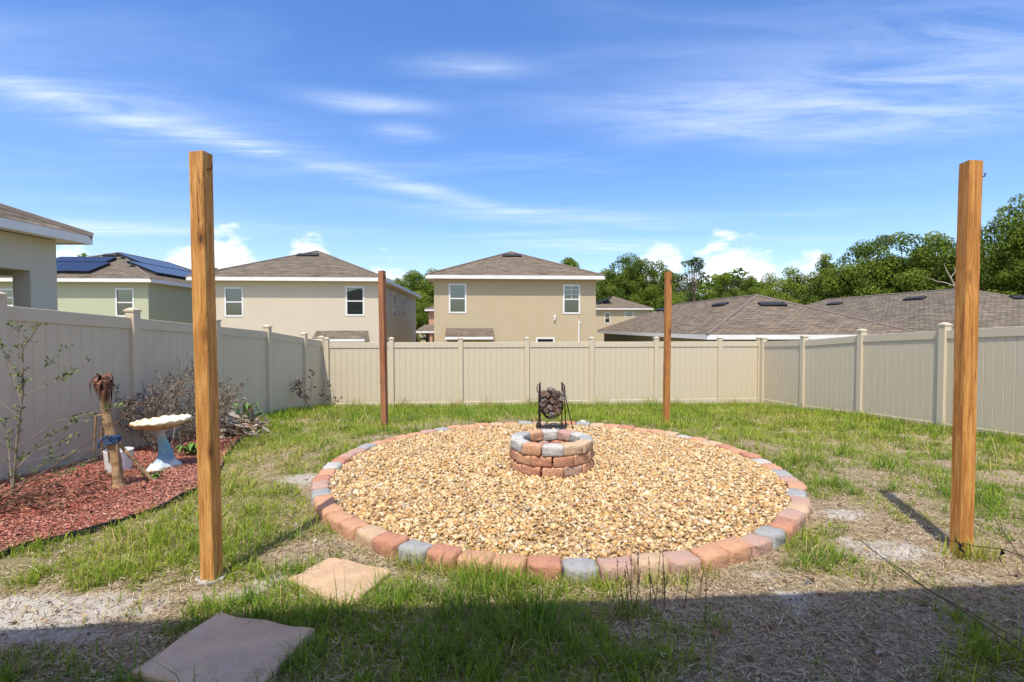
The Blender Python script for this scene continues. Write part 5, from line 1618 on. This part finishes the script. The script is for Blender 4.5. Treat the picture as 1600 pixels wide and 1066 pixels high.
TREES = [   # measured px, distance, top px, crown kind, width, label, name
    (622, 68, 428, 'light', 1.1, 'bushy light green tree rising behind the cream house side wall', 'tree'),
    (668, 78, 424, 'oak2', 1.0, 'dark bushy tree at the edge of the tan house, behind the salmon house', 'tree'),
    (640, 82, 430, 'oak', 1.0, 'dark tree set back in the gap between the cream and tan houses', 'tree'),
    (645, 44, 492, 'bush', .55, 'small round bush between the cream house and the salmon porch', 'bush'),
    (890, 88, 403, 'tall', .9, 'distant tree just topping the tan house roof', 'tree'),
    (940, 96, 424, 'oak2', .8, 'leafy tree behind the small far house, against the tan house wall', 'tree'),
    (975, 98, 404, 'oak', .75, 'tallest broad tree directly behind the small far house', 'tree'),
    (1012, 94, 408, 'oak2', .7, 'broad tree behind the small far house, next to the reddish post', 'tree'),
    (1042, 100, 422, 'tall', .9, 'narrow tree half hidden by the reddish post', 'tree'),
    (958, 92, 440, 'bush', 1.0, 'low bushy tree over the solar panels of the small far house', 'tree'),
    (1000, 92, 448, 'bush', .9, 'low bushy tree over the bare roof slope of the small far house', 'tree'),
    (1081, 80, 403, 'pine', .95, 'lone slender pine with thin open crown rising over the low roof', 'pine_tree'),
    (1068, 72, 442, 'bush', 1.0, 'light green low tree at the foot of the lone pine', 'tree'),
    (1095, 74, 448, 'bush', .9, 'light green low tree just past the lone pine', 'tree'),
    (1052, 78, 450, 'light', .9, 'light green tree between the reddish post and the lone pine', 'tree'),
    (1122, 76, 446, 'bush', .9, 'low round tree between the lone pine and the young slender trees', 'tree'),
    (1130, 82, 427, 'tall', .75, 'slender dark young tree, the leafiest of those past the lone pine', 'tree'),
    (1147, 84, 434, 'pine', 1.0, 'young thin pine between two slender leafy trees', 'pine_tree'),
    (1171, 80, 430, 'tall2', .75, 'slender light green young tree over the ridge of the long low roof', 'tree'),
    (1152, 78, 444, 'bush', .9, 'low tree filling in below the young thin pine', 'tree'),
    (1188, 82, 446, 'bush', .9, 'low tree between the slender young trees and the rounded light tree', 'tree'),
    (1226, 66, 410, 'light', .85, 'rounded light green tree standing clear beyond the roof ridge', 'tree'),
    (1287, 62, 396, 'tall2', .9, 'narrow upright tree with open top next to the big oaks', 'tree'),
    (1258, 60, 436, 'bush', 1.1, 'bushy tree filling the dip before the narrow upright tree', 'tree'),
    (1345, 54, 390, 'oak', .85, 'spreading oak next to the narrow upright tree', 'oak_tree'),
    (1412, 52, 368, 'oak2', .95, 'highest domed oak behind the broad shingle roof', 'oak_tree'),
    (1480, 55, 379, 'oak', .95, 'spreading oak behind the bare pale branch', 'oak_tree'),
    (1548, 56, 393, 'oak2', 1.0, 'oak hidden largely by the orange timber post', 'oak_tree'),
    (1310, 58, 428, 'bush', 1.1, 'bushy low oak where the broad roof dips', 'oak_tree'),
    (1450, 48, 428, 'bush', 1.1, 'light bushy undergrowth tree below the bare pale branch', 'tree'),
    (1540, 50, 420, 'bush', 1.1, 'light bushy undergrowth tree beside the orange timber post', 'tree'),
    (1612, 46, 320, 'oak', .72, 'tallest oak with open ragged crown beside the orange timber post', 'oak_tree'),
    (1640, 44, 370, 'oak2', 1.0, 'dense dark oak under the tallest oak', 'oak_tree'),
    (1740, 44, 340, 'oak2', 1.0, 'oak at the end of the wood past the tallest oak', 'oak_tree'),
]
for i, (px, Z, py, k, w, lab, nm) in enumerate(TREES):
    x, y, t = tp(px, Z, py)
    tree(lab, x, y, t, k, w, i * 1.37, None, nm, 'bush' if nm == 'bush' else 'tree')
db = thing('dead_branch', 'bare pale forked branch showing against the dark oaks', 'branch', (36.3, 42.0, 4.9), 0)
db.scale = (.62, .62, .62)
mb = MB(); mb.tube([(.9, 0, -3.2), (.2, 0, -.2), (-.4, 0, .8), (-1.1, 0, 2.0), (-1.4, 0, 2.9)], [.14, .12, .09, .06, .02], 6); mb.tube([(.2, 0, -.2), (-1.0, 0, .25), (-2.4, 0, .5), (-3.6, .2, 1.1)], [.09, .07, .05, .02], 6)
mb.tube([(-.5, 0, .9), (.1, 0, 1.7), (.2, .2, 2.5)], [.06, .04, .015], 6); mb.build('limb', M['bare_bark'], db)
# a far wood closes the view behind everything
V_, F_, C_, nb = [], [], [], 0
g = np.random.default_rng(55)
for i in range(60):
    kk = ['oak', 'light', 'bush', 'oak2'][i % 4]; V, F, CC, _ = kinds[kk]
    a = -1.15 + 2.3 * i / 59; dd = 128 + g.uniform(-8, 14); s = g.uniform(1.1, 1.6)
    sub = g.random(len(F) // 2) < .12
    V4 = V.reshape(-1, 4, 3)[sub]; C4 = CC.reshape(-1, 4, 3)[sub]; n4 = len(V4)
    ctr = V4.mean(1, keepdims=True); V4 = ctr + (V4 - ctr) * 2.6
    V4 = V4 * np.array([s * 1.25, s * 1.25, s]) + np.array([dd * math.sin(a), dd * math.cos(a), GL])
    o = (np.arange(n4) * 4)[:, None] + nb
    V_.append(V4.reshape(-1, 3)); C_.append(C4.reshape(-1, 3)); F_.append(np.concatenate([o + [[0, 1, 2]], o + [[0, 2, 3]]])); nb += n4 * 4
tag(np_obj('far_wood', np.concatenate(V_), np.concatenate(F_), M['leaf'], None, np.concatenate(C_)), 'far green wood closing the view behind the houses', 'wood', kind='stuff')
